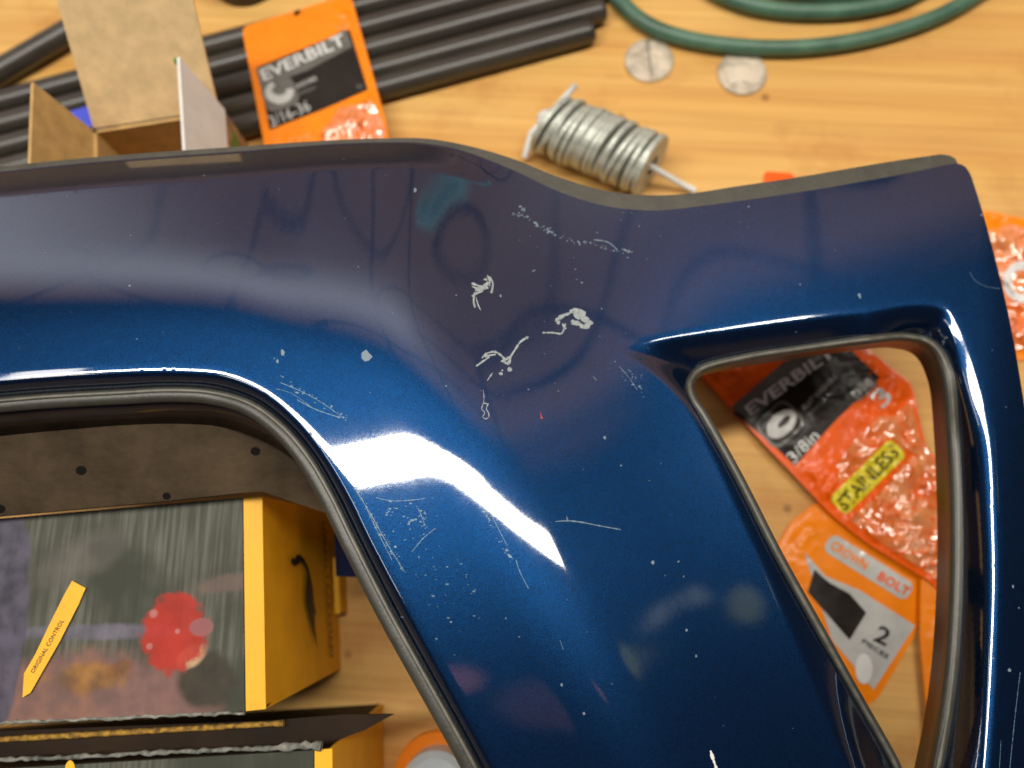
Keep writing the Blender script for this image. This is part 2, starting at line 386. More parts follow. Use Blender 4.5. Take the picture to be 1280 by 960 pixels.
M_or2 = mat('deep_orange_film', (0.90, 0.115, 0.002), 0.40, spec=0.25, var=0.10, scale=60, coat=0.15, coat_r=0.15, bump=0.0005, bscale=60)
M_clear = mat('crinkled_clear_film', (0.92, 0.36, 0.13), 0.25, color2=(0.90, 0.15, 0.004), scale=60, coat=1.0, coat_r=0.10); crease(M_clear, 24, 0.020, 0.009)
M_clear.node_tree.nodes['Principled BSDF'].inputs['Coat IOR'].default_value = 2.3
M_clear.node_tree.nodes['Principled BSDF'].inputs['Coat Roughness'].default_value = 0.15
M_blackp = mat('black_print', (0.018, 0.013, 0.009), 0.35, spec=0.25, var=0.3, scale=60)
M_greyp = mat('grey_print', (0.13, 0.125, 0.105), 0.35, var=0.15, scale=100, coat=0.4)
M_silver = mat('pale_grey_print', (0.52, 0.52, 0.48), 0.35, var=0.1, scale=100, coat=0.3)
M_yel = mat('yellow_card', (0.84, 0.42, 0.004), 0.55, var=0.10, scale=60, bump=0.0001, bscale=300)
M_yelp = mat('yellow_print', (0.80, 0.66, 0.03), 0.35, var=0.1, scale=60, coat=0.5)
M_navy = mat('navy_plastic', (0.004, 0.007, 0.032), 0.7, spec=0.1, var=0.3)
M_zinc = mat('zinc_steel', (0.50, 0.52, 0.45), 0.42, metal=0.3, var=0.22, scale=160)
M_coin = mat('worn_steel', (0.62, 0.53, 0.40), 0.42, metal=0.35, var=0.3, scale=110, bump=0.0008, bscale=260)
M_tie = mat('white_nylon', (0.74, 0.74, 0.70), 0.4, var=0.05)
M_hose = mat('green_hose', (0.075, 0.165, 0.105), 0.42, var=0.3, scale=50, spec=0.5)
M_hosed = mat('dark_hose', (0.012, 0.03, 0.022), 0.5, var=0.3)
M_ink = mat('black_ink', (0.010, 0.009, 0.010), 0.5)
M_red = mat('red_print', (0.60, 0.05, 0.03), 0.5, color2=(0.42, 0.045, 0.03), scale=120)
M_bluebit = mat('blue_tape', (0.07, 0.10, 0.75), 0.5, var=0.1)
M_darkroll = mat('dark_brown_tape', (0.03, 0.014, 0.008), 0.5, var=0.3)
M_edge = mat('crushed_board_edge', (0.26, 0.26, 0.22), 0.8, color2=(0.05, 0.05, 0.04), scale=260)
M_edgey = mat('corrugated_edge', (0.50, 0.27, 0.03), 0.8, color2=(0.10, 0.05, 0.01), scale=500)
M_blackcard = mat('black_card', (0.022, 0.012, 0.006), 0.6, spec=0.12, var=0.4, scale=25)
def lid_mat(art=True):
    """printed corrugated lid: fluted grey-green ground with blurred printed shapes (flat print)"""
    m = bpy.data.materials.new('printed_lid'); m.use_nodes = True; nt = m.node_tree; N = nt.nodes; L = nt.links; b = N['Principled BSDF']
    tc = N.new('ShaderNodeTexCoord'); V = tc.outputs['Object']
    def M(op, a, b=None):
        n = N.new('ShaderNodeMath'); n.operation = op
        for i, x in enumerate((a, b)):
            if x is None: continue
            if isinstance(x, (int, float)): n.inputs[i].default_value = x
            else: L.new(x, n.inputs[i])
        return n.outputs[0]
    def noi(scale, st=(1, 1, 1), det=3):
        k = N.new('ShaderNodeMapping'); k.inputs['Scale'].default_value = st; L.new(V, k.inputs[0])
        n = N.new('ShaderNodeTexNoise'); n.inputs['Scale'].default_value = scale; n.inputs['Detail'].default_value = det; L.new(k.outputs[0], n.inputs[0]); return n.outputs['Fac']
    def SS(x, a, b_):
        n = N.new('ShaderNodeMapRange'); n.interpolation_type = 'SMOOTHSTEP'; n.inputs[1].default_value = a; n.inputs[2].default_value = b_; L.new(x, n.inputs[0]); return n.outputs[0]
    def mixc(f, a, c):
        n = N.new('ShaderNodeMix'); n.data_type = 'RGBA'; L.new(f, n.inputs[0])
        for i, x in ((6, a), (7, c)):
            if isinstance(x, tuple): n.inputs[i].default_value = (*x, 1)
            else: L.new(x, n.inputs[i])
        return n.outputs[2]
    flute = noi(520, (1, 0.05, 1), 3); big = noi(26); mid = noi(90, (1, 1, 1), 5); edge = noi(240, (1, 1, 1), 3)
    col = mixc(SS(flute, 0.30, 0.75), (0.060, 0.062, 0.046), (0.135, 0.137, 0.110))
    col = mixc(SS(big, 0.62, 0.35), col, (0.045, 0.048, 0.035))
    if art:
        sp = N.new('ShaderNodeSeparateXYZ'); L.new(V, sp.inputs[0])
        def E(u, v, a, b_, c1_, c2_, k=0.95, soft=0.35, rot=0.0, wob=0.5, e=None):
            nonlocal col
            p = pv(u, v, 0.112); mp = mpp(u, v, 0.112); cs, sn = math.cos(rot), math.sin(rot)
            dx = M('SUBTRACT', sp.outputs[0], p.x); dy = M('SUBTRACT', sp.outputs[1], p.y)
            X_ = M('ADD', M('MULTIPLY', dx, cs), M('MULTIPLY', dy, sn)); Y_ = M('SUBTRACT', M('MULTIPLY', dy, cs), M('MULTIPLY', dx, sn))
            d = M('SQRT', M('ADD', M('POWER', M('DIVIDE', X_, a*mp), 2), M('POWER', M('DIVIDE', Y_, b_*mp), 2)))
            d = M('ADD', d, M('MULTIPLY', M('SUBTRACT', e or mid, 0.5), wob*2))
            mask = M('MULTIPLY', SS(d, 1+soft/2, 1-soft/2), k)
            col = mixc(mask, col, mixc(SS(mid, 0.3, 0.7), c1_, c2_))
        E(105, 875, 130, 60, (0.25, 0.125, 0.09), (0.15, 0.09, 0.08), 0.97, 0.4, 0, 0.25)
        E(200, 880, 75, 45, (0.23, 0.12, 0.10), (0.14, 0.085, 0.08), 0.95, 0.3, 0, 0.2)
        E(258, 850, 36, 34, (0.035, 0.032, 0.024), (0.06, 0.05, 0.035), 0.95, 0.4, 0, 0.3)
        E(110, 848, 46, 18, (0.34, 0.16, 0.04), (0.13, 0.07, 0.03), 0.85, 0.7, 0.1, 0.7)
        E(150, 836, 16, 10, (0.30, 0.12, 0.03), (0.12, 0.06, 0.03), 0.8, 0.6, 0.5, 0.6)
        E(120, 790, 110, 9, (0.17, 0.155, 0.20), (0.10, 0.09, 0.12), 0.75, 0.8, 0.02, 0.4)
        E(290, 728, 48, 11, (0.16, 0.11, 0.09), (0.12, 0.09, 0.08), 0.8, 0.7, 0.15, 0.3)
        E(-30, 800, 62, 190, (0.10, 0.09, 0.125), (0.035, 0.033, 0.045), 0.95, 0.12, 0, 0.15)
        E(100, 700, 60, 26, (0.11, 0.10, 0.09), (0.17, 0.15, 0.13), 0.5, 0.9, 0.5, 0.8)
        E(240, 820, 20, 12, (0.60, 0.42, 0.25), (0.45, 0.25, 0.14), 0.85, 0.5, 0.7, 0.4)
        E(218, 790, 40, 47, (0.44, 0.035, 0.022), (0.33, 0.03, 0.02), 0.93, 0.28, 0, 0.35, edge)
        E(252, 784, 15, 11, (0.25, 0.10, 0.11), (0.30, 0.12, 0.10), 0.9, 0.3, 0, 0.3)
        for (u, v, k) in ((192, 767, 5), (187, 808, 4), (222, 789, 3)): E(u, v, k, k, (0.45, 0.22, 0.20), (0.42, 0.15, 0.14), 0.7, 0.8, 0, 0.2)
    L.new(col, b.inputs['Base Color']); b.inputs['Roughness'].default_value = 0.6; b.inputs['Specular IOR Level'].default_value = 0.15
    bp = N.new('ShaderNodeBump'); bp.inputs['Distance'].default_value = 0.0003; L.new(flute, bp.inputs['Height']); L.new(bp.outputs[0], b.inputs['Normal'])
    return m
M_lid = lid_mat(); M_lid2 = lid_mat(False)
# ------------------------------------------------------------------ the bench
o = box('workbench_top', 0.0, 0.05, -0.018, 1.7, 1.25, 0.018, 0, M_wood); tag(o, kind='structure')
# ------------------------------------------------------------------ the painted panel
H0 = 0.150; s0 = (HC-H0)/F
O_c = spline([(-220, 484), (-60, 476), (0, 470), (60, 465), (150, 460), (225, 459), (285, 465), (335, 487), (375, 521), (410, 565), (440, 615), (470, 676), (520, 770), (570, 862), (620, 955), (680, 1070), (760, 1220)], 6)
GO_c = spline([(-220, 522), (-60, 511), (0, 506), (60, 501), (150, 496), (215, 493), (265, 496), (310, 509), (348, 536), (380, 573), (407, 618), (435, 675), (478, 760), (525, 845), (578, 940), (640, 1060)], 6)
def off(c, d):
    t = np.gradient(c, axis=0); t /= np.linalg.norm(t, axis=1)[:, None]; return c+d*np.stack([t[:, 1], -t[:, 0]], 1)
HO_c = off(GO_c, 10)
OUT = spline([(-220, 234), (-60, 220), (0, 214), (100, 204), (200, 196), (300, 189), (400, 181), (470, 178), (530, 179), (580, 189), (640, 212), (700, 240), (760, 258), (820, 263), (880, 257), (1000, 240), (1100, 223), (1160, 211), (1190, 205), (1203, 206), (1211, 214), (1219, 235), (1234, 285), (1252, 355), (1267, 425), (1281, 510), (1298, 620), (1318, 800), (1330, 1060)], 6)
TRI = spline([(862, 480), (874, 463), (930, 447), (1000, 436), (1080, 425), (1135, 421), (1166, 431), (1184, 463), (1193, 540), (1198, 700), (1190, 850), (1172, 960), (1158, 1010), (1146, 1008), (1112, 942), (1072, 872), (1022, 783), (972, 693), (922, 595), (880, 520), (865, 496)], 5, True)
RIM = spline([(770, 433), (800, 427), (850, 418), (920, 408), (1000, 397), (1080, 387), (1150, 378), (1182, 384), (1200, 410), (1216, 455), (1238, 540), (1247, 640), (1250, 720), (1247, 850), (1240, 960), (1225, 1100), (1120, 1100), (1060, 965), (1010, 845), (958, 722), (920, 640), (888, 570), (850, 500), (810, 462), (782, 444)], 5, True)
RT = spline([(770, 433), (800, 427), (850, 418), (920, 408), (1000, 397), (1080, 387), (1150, 378), (1182, 384), (1200, 410), (1216, 455), (1238, 540), (1247, 640), (1250, 720), (1247, 850), (1240, 960), (1225, 1100)], 5)
RL = spline([(770, 433), (782, 444), (810, 462), (850, 500), (888, 570), (920, 640), (958, 722), (1010, 845), (1060, 965), (1120, 1100)], 5)
TOPEDGE = OUT[(OUT[:, 1] < 300) & (OUT[:, 0] < 1195)]
outline = np.vstack([OUT, lines([(1330, 1060), (645, 1060)], 8)[:-90] if False else np.array([(1200, 1061), (1000, 1061), (800, 1061)]), HO_c[::-1]])
FD = np.cumsum(np.concatenate([[0], (1.0*sstep(np.arange(1, 1400), 62, 195)*(1-0.62*sstep(np.arange(1, 1400), 250, 540)))]))
def hpanel(u, v):
    q = np.stack([np.asarray(u, float), np.asarray(v, float)], -1); shp = q.shape[:-1]; q = q.reshape(-1, 2); u_ = q[:, 0]; v_ = q[:, 1]
    dO = dist(q, O_c); ins = inside(q, np.vstack([O_c, [(-220, 1300)]])); sd = np.where(ins, -dO, dO)
    g = -(0.31+0.10*sstep(u_, 380, 620))*np.interp(np.clip(sd+22-48*sstep(u_, 330, 520), 0, 1390), np.arange(1400), FD)
    t = np.clip(6-sd, 0, 12); g -= 0.5*0.013*t*t
    t = np.maximum(-4-sd, 0)             # rolled inner edge of the large opening
    g -= 1.5*(np.sqrt(t*t+9.0**2)-9.0)
    # broad crown of the panel
    g -= 0.00016*np.maximum(v_-560, 0)**2*0.5+0.00010*np.maximum(560-v_, 0)**2*0.4
    # outer top edge roll
    dT = dist(q, TOPEDGE); w = 1-sstep(u_, 470, 640)
    t = np.maximum(34-dT, 0); g -= w*1.5*(np.sqrt(t*t+16.0**2)-16.0)
    # recess around the small opening
    inr = inside(q, RIM); dT_ = dist(q, RT); dL_ = dist(q, RL)
    right = sstep(u_, 1030, 1140); top = (1-sstep(v_, 440, 540))*(1-right)
    a = 0.12+1.15*np.maximum(right, top)
    tip = sstep(dL_, 0, 46)
    sT = np.where(inr, dT_, -dT_)
    t = np.clip(sT+7, 0, 14); g -= 0.5*0.013*t*t*np.minimum(a, 1)*tip
    t = np.clip(sT-2, 0, 75); rr = 11.0+11*sstep(u_, 1180, 1215)
    g -= a*(np.sqrt(t*t+rr*rr)-rr)*tip
    t = np.where(inr, np.minimum(dL_, 60), 0)
    g -= 0.26*(np.sqrt(t*t+64.0)-8.0)*sstep(dT_, 0, 60)*sstep(v_, 450, 560)
    # swelling of the bar just outside the rim
    # right flank falls away
    g -= 0.0022*np.maximum(u_-1225, 0)**2
    return (H0+g*s0).reshape(shp)
def Sp(u, v): return P(u, v, hpanel(u, v))
panel = thing('car_body_panel', 'glossy metallic blue painted panel with two gasketed openings lying across the workbench', 'car panel', tuple(Sp(np.array([620.]), np.array([500.]))[0]))
ex = [off(O_c, d) for d in (-22, -18, -14, -10, -7, -4, -1, 2, 5, 8, 12, 17)]
rc = RIM; tt = np.gradient(rc, axis=0); tt /= np.linalg.norm(tt, axis=1)[:, None]
ex += [rc+d*np.stack([tt[:, 1], -tt[:, 0]], 1) for d in (-14, -10, -7, -4, -1, 2, 5, 8, 12, 17)]
ex += [off(TOPEDGE, -d) for d in (3, 6, 10, 14, 18, 23, 28, 34)]
ex = np.vstack(ex)
shell = sheet('painted_shell', outline, hpanel, M_paint, panel, 6.5, [TRI], ex, wall=0.0035)
# gaskets
def on_panel(curve, dz=0.0): 
    return P(curve[:, 0], curve[:, 1], np.full(len(curve), 0.0)+dz)
zg = hpanel(HO_c[:, 0], HO_c[:, 1])-0.001
pg = P(GO_c[:, 0], GO_c[:, 1], zg)
gk = tube('gasket', pg, 10.8*s0, M_rubber, panel, 18, ry=0.8); gk['label'] = 'grey rubber gasket round the large opening'
pb = P(off(GO_c, 5)[:, 0], off(GO_c, 5)[:, 1], zg+9*s0)
tube('gasket_bead', pb, 2.6*s0, M_bead, gk, 8)
tube('gap_channel', P(off(GO_c, 12)[:, 0], off(GO_c, 12)[:, 1], zg-0.0025), 7*s0, M_gap, panel, 8)
zt = hpanel(TRI[:, 0], TRI[:, 1])
wr = 7.2+4.5*sstep(TRI[:, 0], 1165, 1190)
gk2 = tube('gasket', P(TRI[:, 0], TRI[:, 1], zt+0.0003), wr*s0, M_rubber, panel, 14, True, ry=0.8); gk2['label'] = 'grey rubber gasket round the small triangular opening'
tb = TRI.copy(); tube('gasket_bead', P(tb[:, 0], tb[:, 1], zt+0.0003+6.0*s0), 3.2*s0, M_bead, gk2, 8, True)
# inner skirts (vertical walls below the gaskets)
def skirt(name, c, ztop, drop, m, closed, inward):
    a = P(c[:, 0], c[:, 1], ztop); n = len(c); vs = []; fs = []
    cen = a.mean(0)
    for k, (f, g) in enumerate(((0, 0), (0.35, 0.3), (1, 1))):
        for i in range(n): vs.append((a[i][0]+inward[i][0]*g, a[i][1]+inward[i][1]*g, a[i][2]-drop*f))
    for k in range(2):
        for i in range(n if closed else n-1):
            j = (i+1) % n; fs.append([k*n+i, k*n+j, (k+1)*n+j, (k+1)*n+i])
    o = mesh(name, vs, fs, m, panel); md = o.modifiers.new('thick', 'SOLIDIFY'); md.thickness = 0.0012; md.offset = 0
    return o
t = np.gradient(GO_c, axis=0); t /= np.linalg.norm(t, axis=1)[:, None]; inw = -np.stack([t[:, 1], t[:, 0]], 1)
gi = off(GO_c, -6); fade = (1-sstep(GO_c[:, 0], 300, 420))
inw = np.stack([-t[:, 1]*s0*26*fade, -t[:, 0]*s0*26*fade], 1)
sk = skirt('inner_skirt', gi, zg-0.001, 0.010, M_skirt, False, inw)
skirt('inner_skirt', TRI, zt-0.001, 0.016, mat('bench_reflect_brown', (0.10, 0.055, 0.025), 0.35, var=0.3, scale=40), True, np.zeros((len(TRI), 2)))  # the bench's brown reflection is put into this wall's colour
# dull flange across the upper part of the large opening
_fl = lines([(418, 645), (327, 614), (302, 616), (200, 627), (0, 645), (-220, 668)], 12)
_fl = _fl[1:int(np.argmax((_fl[:, 0] <= -215)))+1]
fl_out = np.vstack([spline([(-220, 530), (0, 515), (150, 505), (265, 506), (320, 530), (360, 562), (392, 600), (418, 645)], 10), _fl])
def zfl(u, v): return 0.1355-(np.asarray(v)-500)*0.00010
flg = sheet('inner_flange', fl_out, zfl, M_flange, panel, 14, wall=0.003)
for (u, v, r) in ((101, 588, 6.5), (319, 564, 6), (208, 620, 5), (0, 636, 6)):
    a = np.linspace(0, 2*math.pi, 13)[:-1]
    sheet('screw_hole', np.stack([u+r*np.cos(a), v+r*0.9*np.sin(a)], 1), lambda x, y: zfl(x, y)+0.0003, M_hole, flg, 6)
# outer edge trim
tr_in = np.vstack([OUT[OUT[:, 0] < 1204][:, :][OUT[OUT[:, 0] < 1204][:, 1] < 300]])
tr_o = spline([(-220, 228), (-60, 214), (0, 208), (100, 198), (200, 190), (300, 183), (400, 176), (470, 173), (530, 173), (580, 181), (640, 198), (700, 222), (760, 239), (810, 244), (860, 242), (920, 233), (1000, 221), (1100, 204), (1160, 195), (1180, 193), (1194, 198), (1200, 212)], 8)
tin = off(tr_in, -8)
def ztr(u, v): return H0-0.022+0*np.asarray(u)
ztr0 = hpanel(tr_in[:, 0], tr_in[:, 1])
def ztr(u, v): return np.interp(np.asarray(u, float), tr_in[:, 0], ztr0)-0.0030
sheet('edge_trim', np.vstack([tr_o, tin[::-1]]), ztr, M_trim, panel, 8, wall=0.004)
# hidden foot that carries the panel on the bench
for (u, v) in ((760, 620), (300, 330), (1100, 300)):
    p = Sp(np.array([float(u)]), np.array([float(v)]))[0]
    mesh_h = p[2]-0.004
    tube('support_foot', [(p[0], p[1], 0), (p[0], p[1], mesh_h)], 0.008, M_gap, panel, 12)
# --- scuffs, chips and dust on the paint
def ribbon(name, pts, w, m, smoothit=True, taper=True, lift=0.00012):
    c = spline(pts, 2.5) if smoothit else np.array(pts, float)
    t = np.gradient(c, axis=0); t /= np.maximum(np.linalg.norm(t, axis=1), 1e-6)[:, None]; nn = np.stack([t[:, 1], -t[:, 0]], 1)
    k = len(c); ww = np.array([w*(0.35+0.65*abs(noise.noise(Vector((c[i, 0]*0.31, c[i, 1]*0.29, w)))*1.8))*(min(1, 0.3+i/4, 0.3+(k-1-i)/4) if taper else 1) for i in range(k)])[:, None]
    a = c+nn*ww; b = c-nn*ww; pa = Sp(a[:, 0], a[:, 1]); pb_ = Sp(b[:, 0], b[:, 1]); pa[:, 2] += lift; pb_[:, 2] += lift
    vs = np.vstack([pa, pb_]); return mesh(name, vs, [[i, i+1, k+i+1, k+i] for i in range(k-1)], m, panel)
def chip(name, outl, m):
    return sheet(name, outl, lambda u, v: hpanel(u, v)+0.00013, m, panel, 4)
def joined(name, items, m, lift=0.00013):
    """several small polygons (px outlines) as one mark"""
    vs = []; fs = []
    for poly in items:
        p = np.array(poly, float); w = Sp(p[:, 0], p[:, 1]); w[:, 2] += lift; fs.append(list(range(len(vs), len(vs)+len(p)))); vs += [tuple(x) for x in w]
    return mesh(name, vs, fs, m, panel, False)
def strokes(name, sts, m):
    if name == 'hairline_scratch' and len(sts) > 1:
        for one in sts: strokes(name, [one], m)
        return
    vs = []; fs = []
    for pts, w in sts:
        w = w*(1.35 if name == 'paint_scuff' else 1.0); c = spline(pts, 2.0); t = np.gradient(c, axis=0); t /= np.maximum(np.linalg.norm(t, axis=1), 1e-6)[:, None]; nn = np.stack([t[:, 1], -t[:, 0]], 1); k = len(c)
        ww = np.array([w*(0.4+1.1*abs(noise.noise(Vector((c[i, 0]*0.5, c[i, 1]*0.5, w)))))*min(1, 0.35+i/3, 0.35+(k-1-i)/3) for i in range(k)])[:, None]
        a = c+nn*ww; b = c-nn*ww; pa = Sp(a[:, 0], a[:, 1]); pb_ = Sp(b[:, 0], b[:, 1]); pa[:, 2] += 0.00014; pb_[:, 2] += 0.00014
        o0 = len(vs); vs += list(map(tuple, pa))+list(map(tuple, pb_)); fs += [[o0+i, o0+i+1, o0+k+i+1, o0+k+i] for i in range(k-1)]
    return mesh(name, vs, fs, m, panel)
def blob(u, v, rx, ry, n=9, j=0.35):
    return [(u+rx*math.cos(a)*(1+random.uniform(-j, j)), v+ry*math.sin(a)*(1+random.uniform(-j, j))) for a in [2*math.pi*i/n for i in range(n)]]
strokes('paint_scuff', [([(589, 354), (597, 357), (604, 360)], 1.6), ([(590, 358), (598, 361), (611, 360)], 1.5), ([(612, 346), (616, 354), (614, 367)], 1.4), ([(609, 344), (612, 350), (612, 358)], 1.1),
    ([(594, 363), (600, 362), (610, 356)], 2.6), ([(597, 359), (604, 358), (611, 353)], 2.2), ([(594, 365), (592, 376), (594, 385)], 1.5), ([(595, 372), (598, 382), (601, 388)], 1.0), ([(590, 371), (597, 366), (604, 364)], 1.6), ([(604, 350), (607, 349), (609, 351)], 1.8)], M_scuff)
strokes('paint_scuff', [([(678, 416), (692, 416), (702, 417), (705, 411), (707, 404)], 1.1), ([(694, 402), (700, 397), (708, 393), (712, 392)], 2.4), ([(696, 400), (698, 404), (700, 401)], 2.0), ([(712, 392), (716, 388), (722, 386)], 2.0),
    ([(703, 404), (706, 410), (708, 411)], 1.6), ([(714, 405), (722, 404), (730, 409), (738, 404)], 2.6), ([(728, 399), (734, 402), (740, 404)], 2.2)], M_scuff)
joined('paint_scuff', [blob(724, 393, 8.5, 6.5, 11, 0.18), blob(731, 399, 5, 4), blob(717, 402, 3, 2.2), blob(737, 404, 4, 2.6)], M_scuff)
strokes('paint_scuff', [([(595, 458), (602, 453), (612, 446)], 1.3), ([(602, 448), (609, 442), (619, 440), (629, 447), (632, 452)], 1.5), ([(606, 446), (614, 444), (620, 443)], 1.6), ([(626, 452), (632, 450), (637, 446), (636, 454), (629, 453)], 1.7),
    ([(638, 446), (644, 437), (651, 427), (661, 421)], 1.5), ([(609, 476), (613, 470), (616, 466)], 0.9), ([(604, 487), (605, 497), (604, 506)], 0.5)], M_scuff)
joined('paint_chip', [blob(637, 462, 3.6, 3.0, 7, 0.2), blob(626, 467, 2.4, 2.2, 7), blob(628, 463, 1.3, 1.2, 6)], M_scuff)
strokes('paint_chip', [([(604, 506), (602, 511), (606, 516), (603, 521)], 0.9), ([(611, 504), (608, 511), (611, 517), (611, 522)], 1.0), ([(603, 521), (607, 524), (611, 521)], 1.0), ([(602, 506), (606, 504), (611, 506)], 0.8)], M_scuff)
joined('paint_chip', [[(452, 441), (458, 437), (461, 441), (466, 446), (461, 451), (456, 452), (452, 448)]], M_dust)
joined('paint_chip', [blob(353, 440, 2.5, 5, 8), blob(347, 452, 2, 2.5, 7), blob(343, 448, 1.3, 1.2, 6)], M_dust)
strokes('hairline_scratch', [([(694, 652), (710, 651), (728, 653), (748, 657), (776, 662)], 1.0), ([(708, 645), (710, 652)], 1.4)], M_dust)
strokes('hairline_scratch', [([(612, 640), (620, 655), (634, 682)], 0.6), ([(645, 700), (650, 715), (661, 736)], 0.8), ([(700, 800), (704, 812)], 0.8)], M_faint)
strokes('hairline_scratch', [([(443, 610), (462, 640), (482, 676), (505, 714)], 0.7), ([(452, 622), (470, 660), (490, 700)], 0.5), ([(522, 634), (527, 645), (531, 656)], 0.5), ([(470, 622), (490, 626), (516, 625), (532, 623)], 0.6),
    ([(350, 478), (376, 489), (400, 502), (430, 523)], 0.5), ([(372, 500), (395, 512), (425, 522)], 0.7), ([(345, 486), (365, 492), (388, 508)], 0.4)], M_faint)
strokes('hairline_scratch', [([(742, 300), (760, 303), (772, 313)], 0.9), ([(774, 458), (786, 472), (797, 488)], 0.4), ([(741, 470), (746, 476)], 0.9)], M_dust)
def speckled(path, n, spread, m):
    c = spline(path, 1.5); it = []
    for _ in range(n):
        p = c[random.randrange(len(c))]; r_ = random.choice((0.5, 0.6, 0.8, 1.2)); it.append(blob(p[0]+random.gauss(0, spread), p[1]+random.gauss(0, spread), r_*random.uniform(0.8, 2.2), r_, 6, 0.45))
    tag(joined('speckled_scratch', it, m), kind='stuff')
speckled([(640, 268), (655, 272), (668, 280), (690, 290), (705, 300), (730, 303), (748, 306), (762, 312), (790, 314)], 75, 1.6, M_dust)
speckled([(648, 258), (655, 262), (652, 270)], 10, 1.5, M_dust)
speckled([(606, 640), (612, 652), (620, 668), (640, 700)], 30, 1.5, M_faint)
speckled([(480, 640), (518, 634), (527, 642), (531, 654), (500, 650)], 30, 3.5, M_faint)
speckled([(443, 610), (462, 640), (482, 676), (505, 714)], 45, 2.0, M_faint)
speckled([(350, 470), (376, 489), (400, 502), (430, 523)], 30, 3.0, M_faint)
speckled([(480, 640), (540, 700), (560, 780)], 60, 22, M_faint)
speckled([(765, 455), (790, 470), (800, 490)], 24, 5.0, M_faint)
strokes('hairline_scratch', [([(1212, 340), (1218, 350), (1232, 358), (1250, 361)], 0.35), ([(1275, 840), (1268, 900), (1262, 960)], 0.6), ([(1251, 925), (1249, 960)], 0.4), ([(515, 690), (530, 672), (545, 660)], 0.7)], M_faint)
strokes('hairline_scratch', [([(888, 938), (891, 948), (896, 962)], 2.4)], M_tie)
joined('red_fleck', [[(675, 514), (677, 520), (679, 523), (676, 524)]], M_red)
ds = []
TRI_b, O_b = TRI, np.vstack([O_c, [(-220, 1300)]])
cand = np.array([(random.uniform(0, 1280), random.uniform(190, 960)) for _ in range(760)])
ok = inside(cand, outline) & ~inside(cand, TRI) & ~inside(cand, O_b) & (dist(cand, O_c) > 10)
for u, v in cand[ok]:
    dens = 0.16+0.75*(1 if (430 < u < 700 and 480 < v < 780) else 0)+0.4*(1 if (640 < u < 830 and 250 < v < 480) else 0)
    if random.random() > dens*0.8 or (430 < u < 715 and 495 < v < 635+0.3*(u-500)): continue
    r = random.choice((0.4, 0.5, 0.6, 0.8, 1.1))*(1.0 if random.random() < 0.93 else 1.7); ds.append(blob(u, v, r*random.uniform(0.8, 1.6), r, 5))
for u, v, r in ((756, 547, 2.0), (752, 386, 0.8), (1074, 369, 2.2), (1075, 372, 1.3), (776, 582, 1.3), (519, 238, 2.2), (668, 338, 1.0), (626, 370, 1.4), (1000, 356, 1.0), (666, 339, 0.8), (816, 703, 2.2), (858, 788, 1.5), (730, 892, 1.8), (702, 856, 1.6), (1266, 733, 1.6), (1262, 838, 2.2), (870, 820, 1.4)): ds.append(blob(u, v, r, r*1.2, 6))
tag(joined('dust_speck', ds, M_dust), kind='stuff')
# ------------------------------------------------------------------ black tubes behind
def pipe(name, a, b, rpx, label, capend=True, group='black plastic tubes on the bench'):
    r = rpx*mpp((a[0]+b[0])/2, (a[1]+b[1])/2, 0.006); A = pv(a[0], a[1], r+0.0003); B = pv(b[0], b[1], r+0.0003)
    L = (B-A).length; t = thing(name, label, 'tube', tuple(A), group); n = 16
    pts = [A.lerp(B, k) for k in (0, 0.25, 0.5, 0.75)]+[A.lerp(B, 1-0.0035/L), A.lerp(B, 1-0.0012/L), B]
    rr = [r]*5+[r*0.94, r*0.78]
    tube('tube_wall', pts, rr, M_pipe, t, 22, caps=False)
    tube('bore', [B-(B-A).normalized()*0.02, B-(B-A).normalized()*0.0001], r*0.76, M_hole, t, 14)
    return t
pipe('black_tube', (-80, 262), (742, 38), 14.5, 'black tube at the front of the bundle, nearest the washers')
pipe('black_tube', (-80, 236), (756, 12), 14.5, 'second black tube from the front of the bundle')
pipe('black_tube', (-80, 207), (800, -28), 14.5, 'third black tube from the front of the bundle, its end out of view')
pipe('black_tube', (-80, 178), (790, -54), 14.5, 'fourth black tube from the front of the bundle')
pipe('black_tube', (-80, 149), (560, -20), 14, 'rearmost black tube of the bundle, ending behind the orange pouch', True)
pipe('black_tube', (-90, 142), (290, -78), 15, 'lone black tube lying apart at a steeper slant in the top left corner')
# ------------------------------------------------------------------ open kraft box
ZB = 0.056
kb = thing('cardboard_box', 'open kraft cardboard box with its flaps up behind the blue panel', 'cardboard box', tuple(pv(200, 230, 0)))
bl = pv(117, 163, ZB); br = pv(278, 138, ZB)
xd = (br-bl).normalized(); yd = Vector((-xd.y, xd.x, 0)); dn = Vector((0, 0, -1)); dep = 0.09; wd = (br-bl).length
fl = bl-yd*dep; fr = br-yd*dep
def wallq(name, a, b, m): return poly3(name, [a, b, b+dn*(ZB-0.0004), a+dn*(ZB-0.0004)], m, kb, 0.0016)
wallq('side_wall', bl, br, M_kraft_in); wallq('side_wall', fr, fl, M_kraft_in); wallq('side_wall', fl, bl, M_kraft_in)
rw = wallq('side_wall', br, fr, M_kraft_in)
out0 = br+xd*0.0008
po = [out0, out0-yd*dep, out0-yd*dep+dn*(ZB-.0008), out0+dn*(ZB-.0008)]
ro = poly3('printed_face', po, M_multip, rw, 0.0004, xd)
poly3('green_print', [out0+xd*.0004-yd*a+dn*b for a, b in ((0.004, 0.012), (0.03, 0.004), (0.03, 0.02), (0.012, 0.026))], M_greenp, ro, 0.0003, xd)
poly3('box_floor', [bl+dn*(ZB-.002), br+dn*(ZB-.002), fr+dn*(ZB-.002), fl+dn*(ZB-.002)][::-1], M_kraft_in, kb, 0.001)
